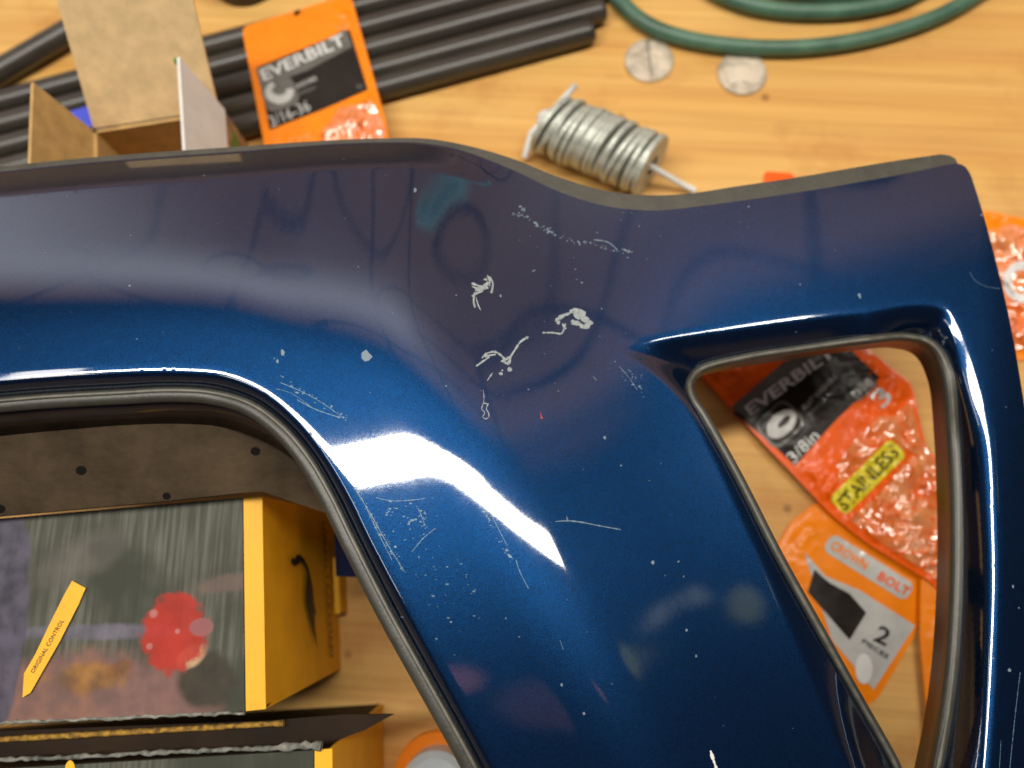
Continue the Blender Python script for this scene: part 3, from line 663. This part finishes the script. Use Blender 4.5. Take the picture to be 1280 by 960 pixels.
f1 = pv(42, 103, 0.094); f2 = f1-yd*dep
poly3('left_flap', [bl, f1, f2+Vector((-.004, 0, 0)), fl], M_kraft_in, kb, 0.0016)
g1 = pv(221, 72, 0.090); g2 = g1-yd*dep
rf = poly3('right_flap', [br, fr, g2, g1], M_white, kb, 0.0016)
ed = (g1-br); poly3('green_edge', [br+Vector((0, 0.0003, 0)), g1+Vector((0, 0.0003, 0)), g1-yd*0.0018, br-yd*0.0018], M_greenp, rf, 0.0019, (ed.cross(-yd)).normalized() if (ed.cross(-yd)).z > 0 else -(ed.cross(-yd)).normalized())
b1 = pv(62, -30, 0.11); b2 = b1+(br-bl)*0.925
poly3('back_flap', [bl+yd*0.001, br+yd*0.001-xd*0.002, b2, b1], M_kraft, kb, 0.0016)
# small blue piece beyond the flap
bb = pv(108, 154, 0.016); o = box('blue_tape_roll', bb.x, bb.y, 0.013, 0.02, 0.014, 0.008, 0.3, M_bluebit); tag(o, 'small bright blue scrap wedged behind the kraft flap on the tubes', 'tape')
# dark roll at the very top
c = pv(308, -30, 0.0); rr = 46*mpp(308, 0, 0.0)
dr = thing('tape_roll', 'dark brown round roll cut off by the top edge, above the orange pouch', 'tape roll', tuple(c))
def disc(name, c, r, z0, z1, m, parent, n=40, bev=0.0004, inner=0.0):
    vs = []; fs = []; prof = [(inner, z0), (r, z0), (r, z1-bev), (r-bev, z1), (inner, z1)] if inner else [(0.0, z0), (r, z0), (r, z1-bev), (r-bev, z1), (0.0, z1)]
    k = len(prof)
    for i in range(n):
        a = 2*math.pi*i/n
        for (pr, z) in prof: vs.append((c.x+pr*math.cos(a), c.y+pr*math.sin(a), z))
    for i in range(n):
        j = (i+1) % n
        for q in range(k-1): fs.append([i*k+q, j*k+q, j*k+q+1, i*k+q+1])
        if inner: fs.append([i*k+k-1, j*k+k-1, j*k, i*k])
    return mesh(name, vs, fs, m, parent, False)
disc('tape_body', c, rr, 0.0002, 0.018, M_darkroll, dr, inner=rr*0.6); disc('cardboard_core', c, rr*0.6, 0.0003, 0.0175, M_kraft, dr, inner=rr*0.54)
# ------------------------------------------------------------------ hose
hp = [(700, -260), (722, -120), (748, -40), (775, 2), (808, 30), (855, 48), (920, 58), (990, 60), (1060, 53), (1130, 36), (1190, 12), (1250, -28), (1330, -110), (1360, -260), (1250, -420), (1050, -480), (860, -420), (790, -250), (830, -90), (878, -22), (925, 3), (975, 13), (1030, 15), (1085, 10), (1140, -6), (1200, -50), (1260, -160), (1230, -330), (1050, -400), (900, -340), (850, -200), (890, -80), (950, -22), (1030, -6), (1110, -20), (1170, -90)]
c = spline(hp, 9); hz = np.full(len(c), 0.0052); k = len(c)
hz[int(k*0.45):] += 0.0005
hpos = P(c[:, 0], c[:, 1], hz)
ho = thing('garden_hose', 'coiled green hose whose front loop sags into the top of the picture', 'hose', tuple(hpos[0]))
tube('hose_wall', hpos, 0.0049, M_hose, ho, 18)
# ------------------------------------------------------------------ discs
for (u, v, lab, ln) in ((811, 77, 'dull steel disc with a dark scored line, left of the pair below the hose', True), (927, 93, 'bright steel disc half under the front of the green hose', False)):
    c = pv(u, v, 0.0); t = thing('steel_disc', lab, 'metal disc', tuple(c), 'two flat steel discs below the hose')
    r = 30.5*mpp(u, v, 0.001); disc('disc_body', c, r*0.93, 0.0002, 0.0016, M_coin, t, 48); disc('rim', c, r, 0.0002, 0.0019, M_coin, t, 48, inner=r*0.93)
    if ln:
        a = pv(u-2, v-28, 0.0019); b = pv(u+4, v+22, 0.0019); d = (b-a).normalized()*1; s = Vector((-d.y, d.x, 0))*0.0006
        mesh('scored_line', [a-s, b-s*0.4, b+s*0.4, a+s], [[0, 1, 2, 3]], mat('score', (0.13, 0.12, 0.10), 0.5), t, False)
    else:
        a = [pv(x, y, 0.0019) for x, y in ((905, 84), (952, 80), (954, 92), (948, 104), (930, 101), (912, 105))]
        mesh('worn_patch', a, [list(range(6))[::-1]], mat('bare_steel', (0.78, 0.68, 0.52), 0.35, metal=0.4, var=0.1), t, False)
# ------------------------------------------------------------------ washers on a cable tie
rw_ = 40*mpp(760, 180, 0.015)
A = pv(690, 155, rw_+0.0003); B = pv(812, 207, rw_+0.0003); ax = (B-A).normalized()
wb = thing('washer_bundle', 'stack of zinc washers threaded on a white cable tie behind the blue panel', 'washers', tuple(pv(760, 190, 0)))
def washer_mesh(r, ri, th):
    n = 36; vs = []; fs = []; b = th*0.2
    prof = [(ri, -th/2), (r-b, -th/2), (r, -th/2+b), (r, th/2-b), (r-b, th/2), (ri, th/2)]; k = len(prof)
    for i in range(n):
        a = 2*math.pi*i/n
        for pr, z in prof: vs.append((pr*math.cos(a), pr*math.sin(a), z))
    for i in range(n):
        j = (i+1) % n
        for q in range(k): fs.append([i*k+q, j*k+q, j*k+(q+1) % k, i*k+(q+1) % k])
    me = bpy.data.meshes.new('washer'); me.from_pydata(vs, [], fs); me.materials.append(M_zinc); me.update(); return me
wm = washer_mesh(rw_, rw_*0.36, 0.0033)
NW = 20; Ltot = (B-A).length
for i in range(NW):
    f = i/(NW-1); p = A.lerp(B, f)
    lean = math.radians(random.uniform(-7, 7)+(10 if i < 2 else 0)); yaw = math.radians(random.uniform(-5, 5)-12)
    d = ax.copy(); d.rotate(Matrix.Rotation(yaw, 3, 'Z')); side = Vector((-d.y, d.x, 0)); d.rotate(Matrix.Rotation(lean, 3, side))
    o = bpy.data.objects.new('washer', wm); COL.objects.link(o); o.parent = wb; o.matrix_parent_inverse = Matrix.Translation(-Vector(wb.location))
    jit = Vector((-ax.y, ax.x, 0))*random.uniform(-0.0008, 0.0008)
    o.matrix_world = Matrix.Identity(4)
    o.matrix_basis = Matrix.Translation(p+jit) @ d.to_track_quat('Z', 'Y').to_matrix().to_4x4()
tie = thing('cable_tie', '', '')  # placeholder, replaced below
bpy.data.objects.remove(tie)
ct = tube('cable_tie', [pv(868, 238, 0.003), pv(848, 228, 0.008), B, A, pv(680, 150, 0.020), pv(664, 166, 0.017), pv(656, 196, 0.006)], 0.0018, M_tie, wb, 8)
tube('tie_tail', [pv(682, 148, 0.024), pv(700, 128, 0.027), pv(720, 106, 0.030)], 0.0018, M_tie, ct, 8)
hd = pv(682, 148, 0.021)
hb = bpy.data.meshes.new('tie_head'); import bmesh
bm = bmesh.new(); bmesh.ops.create_cube(bm, size=1); bmesh.ops.bevel(bm, geom=bm.edges[:], offset=0.25, segments=3, affect='EDGES'); bm.to_mesh(hb); bm.free()
o = link('tie_head', hb, M_tie, ct); o.matrix_parent_inverse = Matrix.Identity(4); o.parent = wb; o.name = 'tie_head'
o.matrix_parent_inverse = Matrix.Translation(-Vector(wb.location)); o.matrix_basis = Matrix.Translation(hd) @ Matrix.Rotation(0.8, 4, 'Z') @ Matrix.Diagonal((0.0105, 0.0085, 0.008, 1))
# ------------------------------------------------------------------ pouches
def wr_noise(u, v, sc, amp, seed):
    u = np.asarray(u, float); v = np.asarray(v, float); f = np.array([noise.noise(Vector((a*sc, b*sc, seed)))+0.6*(1-abs(noise.noise(Vector((a*sc*1.9, b*sc*1.9, seed+9)))*2)) for a, b in zip(u.ravel(), v.ravel())])
    return (f*amp).reshape(u.shape)
def pouch(name, label, corners, zb, m, seed, amp=0.0012, puff=0.004, sc=0.035, group=None, tiltfn=None, round_r=10, calm=None):
    cs = []
    n = len(corners)
    for i in range(n):      # rounded corners
        a, b, c_ = (np.array(corners[(i-1) % n], float), np.array(corners[i], float), np.array(corners[(i+1) % n], float))
        p = b+(a-b)/np.linalg.norm(a-b)*round_r; q = b+(c_-b)/np.linalg.norm(c_-b)*round_r
        for t_ in np.linspace(0, 1, 5): cs.append(tuple((1-t_)**2*p+2*t_*(1-t_)*b+t_**2*q))
    outl = lines(cs, 7)
    def zf(u, v):
        q = np.stack([np.asarray(u, float).ravel(), np.asarray(v, float).ravel()], -1)
        d = dist(q, outl, True).reshape(np.shape(u)); e = sstep(d, 2, 40)
        k_ = 1.0
        if calm is not None:      # (x, y, radius): the printed part is pulled flat
            k_ = 0.12+0.88*sstep(np.hypot(np.asarray(u, float)-calm[0], np.asarray(v, float)-calm[1]), calm[2]*0.75, calm[2]*1.25)
        z = zb+0.0012+puff*e+wr_noise(u, v, sc, amp, seed)*sstep(d, 0, 18)*k_
        if tiltfn is not None: z = z+tiltfn(np.asarray(u, float), np.asarray(v, float))
        return z
    ctr = np.mean(corners, 0); t = thing(name, label, 'pouch', tuple(pv(ctr[0], ctr[1], zb)), group)
    film = sheet('pouch_film', outl, zf, m, t, 5.5, wall=0.0009, bottom=True)
    return t, film, zf
def decal(name, outl, zf, m, parent, lift=0.0003, step=6, label=None):
    o = sheet(name, lines(outl, 6), lambda u, v: zf(u, v)+lift, m, parent, step, wall=0.00012); return o
def tx(name, s, a, b, h, zf, m, parent, lift=0.0007, bold=0.02, spacing=1.0): return text_on(name, s, a, b, h, lambda u, v: P(u, v, zf(u, v)), m, parent, lift, bold, 0, spacing)
def rounded(cu, cv, w, h, ang, r, n=4):
    c_, s_ = math.cos(ang), math.sin(ang); pts = []
    for (sx, sy, a0) in ((1, -1, -90), (1, 1, 0), (-1, 1, 90), (-1, -1, 180)):
        for k in range(n+1):
            a = math.radians(a0+90*k/n); x = sx*(w/2-r)+r*math.cos(a); y = sy*(h/2-r)+r*math.sin(a); pts.append((cu+c_*x-s_*y, cv+s_*x+c_*y))
    return pts
GP = 'orange hardware pouches'
# pouch 1, on top of the tubes
p1, f1_, z1 = pouch('hardware_pouch', 'bright orange hardware pouch with hang hole lying over the black tubes', [(302, 34), (438, -8), (484, 158), (486, 176), (480, 196), (334, 200)], 0.0155, M_or, 3.1, 0.0030, 0.0015, group=GP, calm=(375, 90, 75))
dk = decal('black_window', [(322, 84), (437, 37), (460, 112), (400, 138), (337, 162)], z1, M_blackp, p1)
dk2 = decal('brand_plate', [(320, 86), (378, 66), (432, 36), (440, 58), (384, 88), (326, 109)], z1, M_greyp, p1, 0.0006)
tx('lettering', 'EVERBILT', (331, 103), (434, 57), 15, z1, M_tie, dk2, 0.0012, 0.02)
a = np.linspace(math.radians(-100), math.radians(235), 20)
ring = [(349+19*math.cos(t_)*0.95, 115+15*math.sin(t_)) for t_ in np.linspace(-0.3, 4.2, 16)]+[(349+9*math.cos(t_), 113+6*math.sin(t_)) for t_ in np.linspace(4.2, -0.3, 16)]
decal('ring_picture', rounded(350, 118, 42, 36, -0.35, 9), z1, M_greyp, dk, 0.0005)
decal('ring_picture', ring, z1, M_silver, dk, 0.0009)
tx('lettering', 'DOCK RING', (372, 112), (397, 101), 6, z1, M_silver, dk, 0.0008); tx('lettering', 'ANNEAU', (374, 121), (396, 112), 5, z1, M_greyp, dk, 0.0008)
tx('lettering', '3/16-36', (341, 160), (390, 139), 14, z1, M_silver, dk, 0.0012, 0.0)
decal('crinkled_film', [(338, 164), (400, 140), (461, 114), (482, 150), (478, 192), (345, 194)], z1, M_or, p1, 0.0002)
decal('crinkled_film', [(425, 135), (466, 128), (482, 160), (478, 176), (440, 180), (405, 182), (400, 168)], z1, M_clear, p1, 0.0009)
sheet('hang_hole', lines([(366, 17), (370, 13), (376, 12), (375, 16), (370, 20)], 3), lambda u, v: z1(u, v)+0.0003, M_hole, p1, 4)
# pouch B (lower, partly under A), bench level
pB, fB, zB = pouch('hardware_pouch', 'light orange pouch with pale pill label and a number 2, in the triangular opening', [(1030, 622), (1166, 720), (1146, 790), (1098, 872), (1060, 900), (960, 700), (990, 650)], 0.0003, M_or, 8.3, 0.0012, 0.002, group=GP, calm=(1090, 760, 105))
pl = decal('brand_plate', rounded(1086, 709, 122, 25, 0.56, 9), zB, M_silver, pB)
tx('lettering', 'CROWN', (1036, 685), (1080, 713), 12, zB, M_or, pl, 0.0006, 0.03); tx('lettering', 'BOLT', (1095, 724), (1133, 746), 12, zB, M_or2, pl, 0.0006, 0.03)
gp = decal('grey_label', [(1005, 690), (1032, 720), (1075, 738), (1144, 782), (1092, 862), (1040, 800)], zB, M_silver, pB)
decal('dark_square', [(1018, 712), (1036, 728), (1062, 742), (1083, 766), (1062, 800), (1010, 740)], zB, M_blackp, gp, 0.0006)
tx('lettering', '2', (1090, 800), (1106, 808), 22, zB, M_ink, gp, 0.0006); tx('lettering', 'PIECES', (1076, 803), (1108, 824), 6, zB, M_ink, gp, 0.0006)
ringb = [(1080+12*math.cos(t_)*0.9, 836+19*math.sin(t_)) for t_ in np.linspace(0, 6.1, 16)]
decal('swirl_print', ringb, zB, M_tie, gp, 0.0006)
# pouch C: strip on the right
pC, fC, zC = pouch('hardware_pouch', 'plain orange pouch edge running down the right side of the triangular opening', [(1152, 640), (1240, 600), (1250, 960), (1168, 985), (1150, 800)], 0.0040, M_or, 5.7, 0.0007, 0.001, group=GP)
decal('grey_label', [(1166, 866), (1190, 866), (1190, 900), (1162, 900)], zC, M_silver, pC)
# pouch A (upper)
pA, fA, zA = pouch('hardware_pouch', 'deep orange pouch with yellow label, uppermost in the triangular opening', [(850, 440), (1040, 400), (1140, 480), (1158, 560), (1186, 590), (1190, 760), (1165, 728), (1085, 680), (1040, 644), (960, 560)], 0.0062, M_or2, 1.9, 0.0042, 0.0022, group=GP, calm=(1000, 500, 95))
dA = decal('black_window', [(916, 516), (990, 452), (1028, 436), (1062, 436), (1100, 472), (1046, 524), (994, 582), (962, 552)], zA, M_blackp, pA)
plA = decal('brand_plate', [(914, 509), (980, 452), (1026, 434), (1040, 436), (1030, 446), (988, 478), (940, 528)], zA, M_greyp, dA, 0.0006)
tx('lettering', 'EVERBILT', (938, 521), (1044, 444), 15, zA, M_tie, plA, 0.0012, 0.02)
decal('oval_picture', rounded(975, 530, 52, 44, -0.75, 11), zA, M_greyp, dA, 0.0006)
decal('oval_picture', rounded(975, 530, 46, 38, -0.75, 10), zA, M_blackp, dA, 0.0009)
aa = np.linspace(0, 2*math.pi, 20)[:-1]
ov = lambda cu, cv, a_, b_, ang: [(cu+a_*math.cos(x)*math.cos(ang)-b_*math.sin(x)*math.sin(ang), cv+a_*math.cos(x)*math.sin(ang)+b_*math.sin(x)*math.cos(ang)) for x in aa]
decal('oval_picture', ov(977, 530, 22, 14, -0.75), zA, M_silver, dA, 0.0012); decal('oval_picture', ov(980, 527, 10, 4, -0.75), zA, M_blackp, dA, 0.0015)
tx('lettering', 'FLAT WASHERS', (1006, 513), (1046, 473), 6.5, zA, M_silver, dA, 0.0008, 0.01); tx('lettering', 'RONDELLES PLATES', (1012, 521), (1050, 483), 5, zA, M_greyp, dA, 0.0008, 0.01)
tx('lettering', '3/8in', (992, 580), (1024, 547), 15, zA, M_tie, dA, 0.0014, 0.0)
pk = decal('count_label', rounded(1080, 485, 34, 17, -0.72, 4), zA, M_greyp, dA, 0.0008); tx('lettering', '100', (1074, 494), (1090, 480), 9, zA, M_tie, pk, 0.0016)
tx('lettering', '3', (1104, 512), (1117, 497), 24, zA, M_silver, pA, 0.0006, 0.02)
yl = decal('yellow_label', rounded(1085, 596, 108, 30, -0.78, 7), zA, M_yelp, pA, 0.0007); tx('lettering', 'STAINLESS', (1056, 640), (1124, 568), 18, zA, M_ink, yl, 0.0012, 0.01)
decal('crinkled_film', [(1062, 650), (1100, 616), (1135, 575), (1160, 565), (1180, 590), (1184, 735), (1160, 716), (1110, 684)], zA, M_clear, pA, 0.0003)
decal('crinkled_film', [(1072, 545), (1100, 520), (1118, 520), (1140, 500), (1150, 545), (1165, 575), (1130, 562), (1112, 545), (1078, 580), (1050, 605), (1046, 580)], zA, M_clear, pA, 0.0003)
# pouch D: small corner showing above the panel edge
pD, fD, zD = pouch('hardware_pouch', 'tiny orange pouch corner peeping over the rear edge of the blue panel', [(956, 214), (990, 216), (1040, 300), (950, 300)], 0.0003, M_or2, 4.4, 0.0006, 0.001, group=GP, round_r=4)
# pouch E at the right edge
pE, fE, zE = pouch('hardware_pouch', 'crinkled clear and orange pouch with white ring print at the right edge', [(1228, 262), (1330, 285), (1340, 445), (1250, 452), (1225, 330)], 0.0003, M_or, 6.6, 0.0030, 0.003, group=GP)
decal('crinkled_film', [(1234, 290), (1262, 280), (1320, 295), (1325, 430), (1262, 440), (1245, 360)], zE, M_clear, pE, 0.0004)
ringE = [(1278+24*math.cos(x), 352+26*math.sin(x)) for x in np.linspace(0.3, 6.2, 26)]+[(1278+14*math.cos(x), 352+15*math.sin(x)) for x in np.linspace(6.2, 0.3, 26)]
decal('ring_print', ringE, zE, M_tie, pE, 0.0010)
# ------------------------------------------------------------------ yellow and black carton
ZT = 0.112
def carton(name, label, TRc, BRc, left, ztop, strip, mats, height=None):
    """TRc, BRc: px of the lid's right corners (far, near); left: px of the far-left and near-left corners"""
    a = pv(*left[0], ztop); b = pv(*TRc, ztop); c_ = pv(*BRc, ztop); d = pv(*left[1], ztop)
    t = thing(name, label, 'carton', (float((b.x+c_.x)/2), float((b.y+c_.y)/2), 0), 'yellow and black printed cartons')
    u_ = Vector((0, 0, -1))
    out = (b-a).normalized()
    s1 = b+out*strip+u_*0.0012; s2 = c_+out*strip+u_*0.0012
    poly3('printed_lid', [d, c_, b, a], mats[0], t, 0.0014, Vector((0, 0, 1)))
    poly3('yellow_edge', [c_+out*.0004, s2, s1, b+out*.0004], M_yel, t, 0.0014)
    h = ztop-0.0016
    poly3('yellow_side', [s1+u_*.0004, s2+u_*.0004, s2+u_*h+out*0.001, s1+u_*h+out*0.001], M_yel, t, 0.0014)
    poly3('black_side', [s2+u_*.001, d+u_*.0018, d+u_*h, s2+u_*h], M_blackcard, t, 0.0014)
    poly3('black_side', [a+u_*.0018, s1+u_*.001, s1+u_*h, a+u_*h], M_blackcard, t, 0.0014)
    return t, s1, s2
c1, s1, s2 = carton('printed_carton', 'large yellow and black carton with bird silhouette on its side, red blot on lid', (303, 622), (306, 889), ((-230, 668), (-230, 915)), ZT, 0.0076, (M_lid,))
zl = lambda u, v: ZT+0*np.asarray(u, float)
def flat(name, outl, m, parent, z, lift=0.0003):
    return sheet(name, lines(outl, 10), lambda u, v: z+lift+0*np.asarray(u, float), m, parent, 14, wall=0.0001, analytic=False)
lid = [o for o in c1.children if o.name.startswith('printed_lid')][0]
aa = np.linspace(0, 2*math.pi, 16)[:-1]
pen = flat('yellow_marker_print', lines([(90, 726), (107, 735), (98, 756), (74, 803), (38, 866), (28, 872), (30, 842), (44, 818), (62, 780), (80, 744)], 8), M_yel, lid, ZT, 0.0010)
text_on('lettering', 'ORIGINAL CONTROL', (42, 842), (80, 776), 5.0, lambda u, v: P(u, v, np.full(np.shape(u), ZT+0.0013)), M_ink, pen, 0, 0.0)
tube('crushed_edge', P(np.linspace(-60, 306, 60), np.interp(np.linspace(-60, 306, 60), [-60, 306], [906, 891])+np.array([random.uniform(-1.2, 1.2) for _ in range(60)]), np.full(60, ZT-0.0002)), np.array([random.uniform(0.0005, 0.0009) for _ in range(60)]), M_edge, lid, 6)
# bird + lettering on the yellow side : coordinates (x across depth downwards, y along edge)
side = [o for o in c1.children if o.name.startswith('yellow_side')][0]
E = (s2-s1); EL = E.length; outn = Vector((-E.y, E.x, 0)).normalized(); 
if outn.x < 0: outn = -outn
def on_side(x, y, lift=0.0005):    # x 0..1 down the height, y 0..1 along (far->near)
    x = np.asarray(x, float); y = np.asarray(y, float)
    b = np.array(s1)[None]+np.outer(y.ravel(), np.array(E)); b[:, 2] -= (x.ravel()*(ZT-0.002)); b += np.array(outn)*(lift+0.0012*1)
    return b.reshape(x.shape+(3,))
bird = [(0.27, 0.325), (0.285, 0.30), (0.32, 0.31), (0.35, 0.285), (0.40, 0.285), (0.45, 0.31), (0.50, 0.355), (0.535, 0.41), (0.56, 0.47), (0.57, 0.55), (0.60, 0.63), (0.575, 0.62), (0.575, 0.70), (0.60, 0.82), (0.545, 0.72), (0.50, 0.64), (0.455, 0.56), (0.45, 0.50), (0.47, 0.44), (0.485, 0.39), (0.455, 0.345), (0.41, 0.325), (0.37, 0.335), (0.33, 0.345), (0.30, 0.34)]
bq = np.array(bird); w = on_side(bq[:, 0], bq[:, 1]); mesh('bird_silhouette', w, [list(range(len(bird)))[::-1]], M_ink, side, False)
text_on('lettering', 'UWALLTAARAMARI', (0.74, 0.08), (0.80, 0.90), 0.06, lambda x, y: on_side(x, y), M_ink, side, 0, 0.0)
b1_ = s1+Vector((0, 0, -0.098))+outn*0.001+E*0.30; 
poly3('side_tab', [b1_+outn*0.004, b1_+E*0.35+outn*0.004, b1_+E*0.35+outn*0.006+Vector((0, 0, -0.035)), b1_+outn*0.006+Vector((0, 0, -0.035))], M_yel, c1, 0.003)
# second carton at the bottom edge
c2, r1, r2 = carton('printed_carton', 'second yellow and black carton cut by the bottom left edge of the picture', (392, 938), (392, 1130), ((-230, 975), (-230, 1130)), 0.098, 0.0070, (M_lid2,))
flat('yellow_spot', spline([(82, 956), (88, 950), (93, 956), (92, 970), (84, 970)], 5, True), M_yel, c2, 0.098)
tube('crushed_edge', P(np.linspace(-60, 402, 70), np.interp(np.linspace(-60, 402, 70), [-60, 0, 402], [956, 950, 932])+np.array([random.uniform(-1.2, 1.2) for _ in range(70)]), np.full(70, 0.0982)), np.concatenate([np.array([random.uniform(0.0006, 0.0012) for _ in range(62)]), np.array([random.uniform(0.0010, 0.0020) for _ in range(8)])]), M_edge, c2, 6)
fp = [pv(-230, 925, 0.083), pv(330, 900, 0.083), pv(490, 889, 0.066), pv(470, 905, 0.072), pv(405, 930, 0.090), pv(-230, 958, 0.090)]
poly3('open_flap', [pv(-230, 922, 0.088), pv(-230, 958, 0.088), pv(400, 933, 0.088), pv(455, 913, 0.088), pv(492, 893, 0.088), pv(430, 893, 0.088), pv(335, 901, 0.088)], M_blackcard, c2, 0.0016, Vector((0, 0, 1)))
tube('corrugated_lip', P(np.linspace(-60, 355, 60), np.interp(np.linspace(-60, 355, 60), [-60, 355], [928, 904]), np.full(60, 0.0895)), np.array([random.uniform(0.0010, 0.0014) for _ in range(60)]), M_edgey, c2, 6)
a = pv(452, 945, 0.086); disc('clear_sticker', pv(452, 962, 0.0885), 0.0001, 0.0885, 0.0886, M_tie, c2, 8)
# navy block behind the carton
q = [pv(417, 640, 0.06), pv(452, 640, 0.06), pv(452, 722, 0.06), pv(420, 720, 0.06)]
nb = thing('navy_block', 'dark navy blue block behind the yellow side of the large carton', 'block', tuple(pv(436, 690, 0)))
poly3('block_body', [q[3], q[2], q[1], q[0]], M_navy, nb, 0.058, Vector((0, 0, 1)))
# white cap bottom centre
cc = pv(550, 972, 0.0); cp = thing('plastic_cap', 'white round cap on an orange base, half hidden at the bottom beside the gasket', 'cap', tuple(cc))
r = 44*mpp(550, 960, 0.02)
disc('orange_base', cc, r*1.35, 0.0002, 0.006, M_or, cp); cy = disc('cap_body', cc, r, 0.0062, 0.022, mat('pale_blue_plastic', (0.55, 0.62, 0.66), 0.35, var=0.05), cp, bev=0.003)
disc('cap_button', cc, r*0.32, 0.0221, 0.025, M_tie, cp, bev=0.001)
SC.render.engine = 'CYCLES'
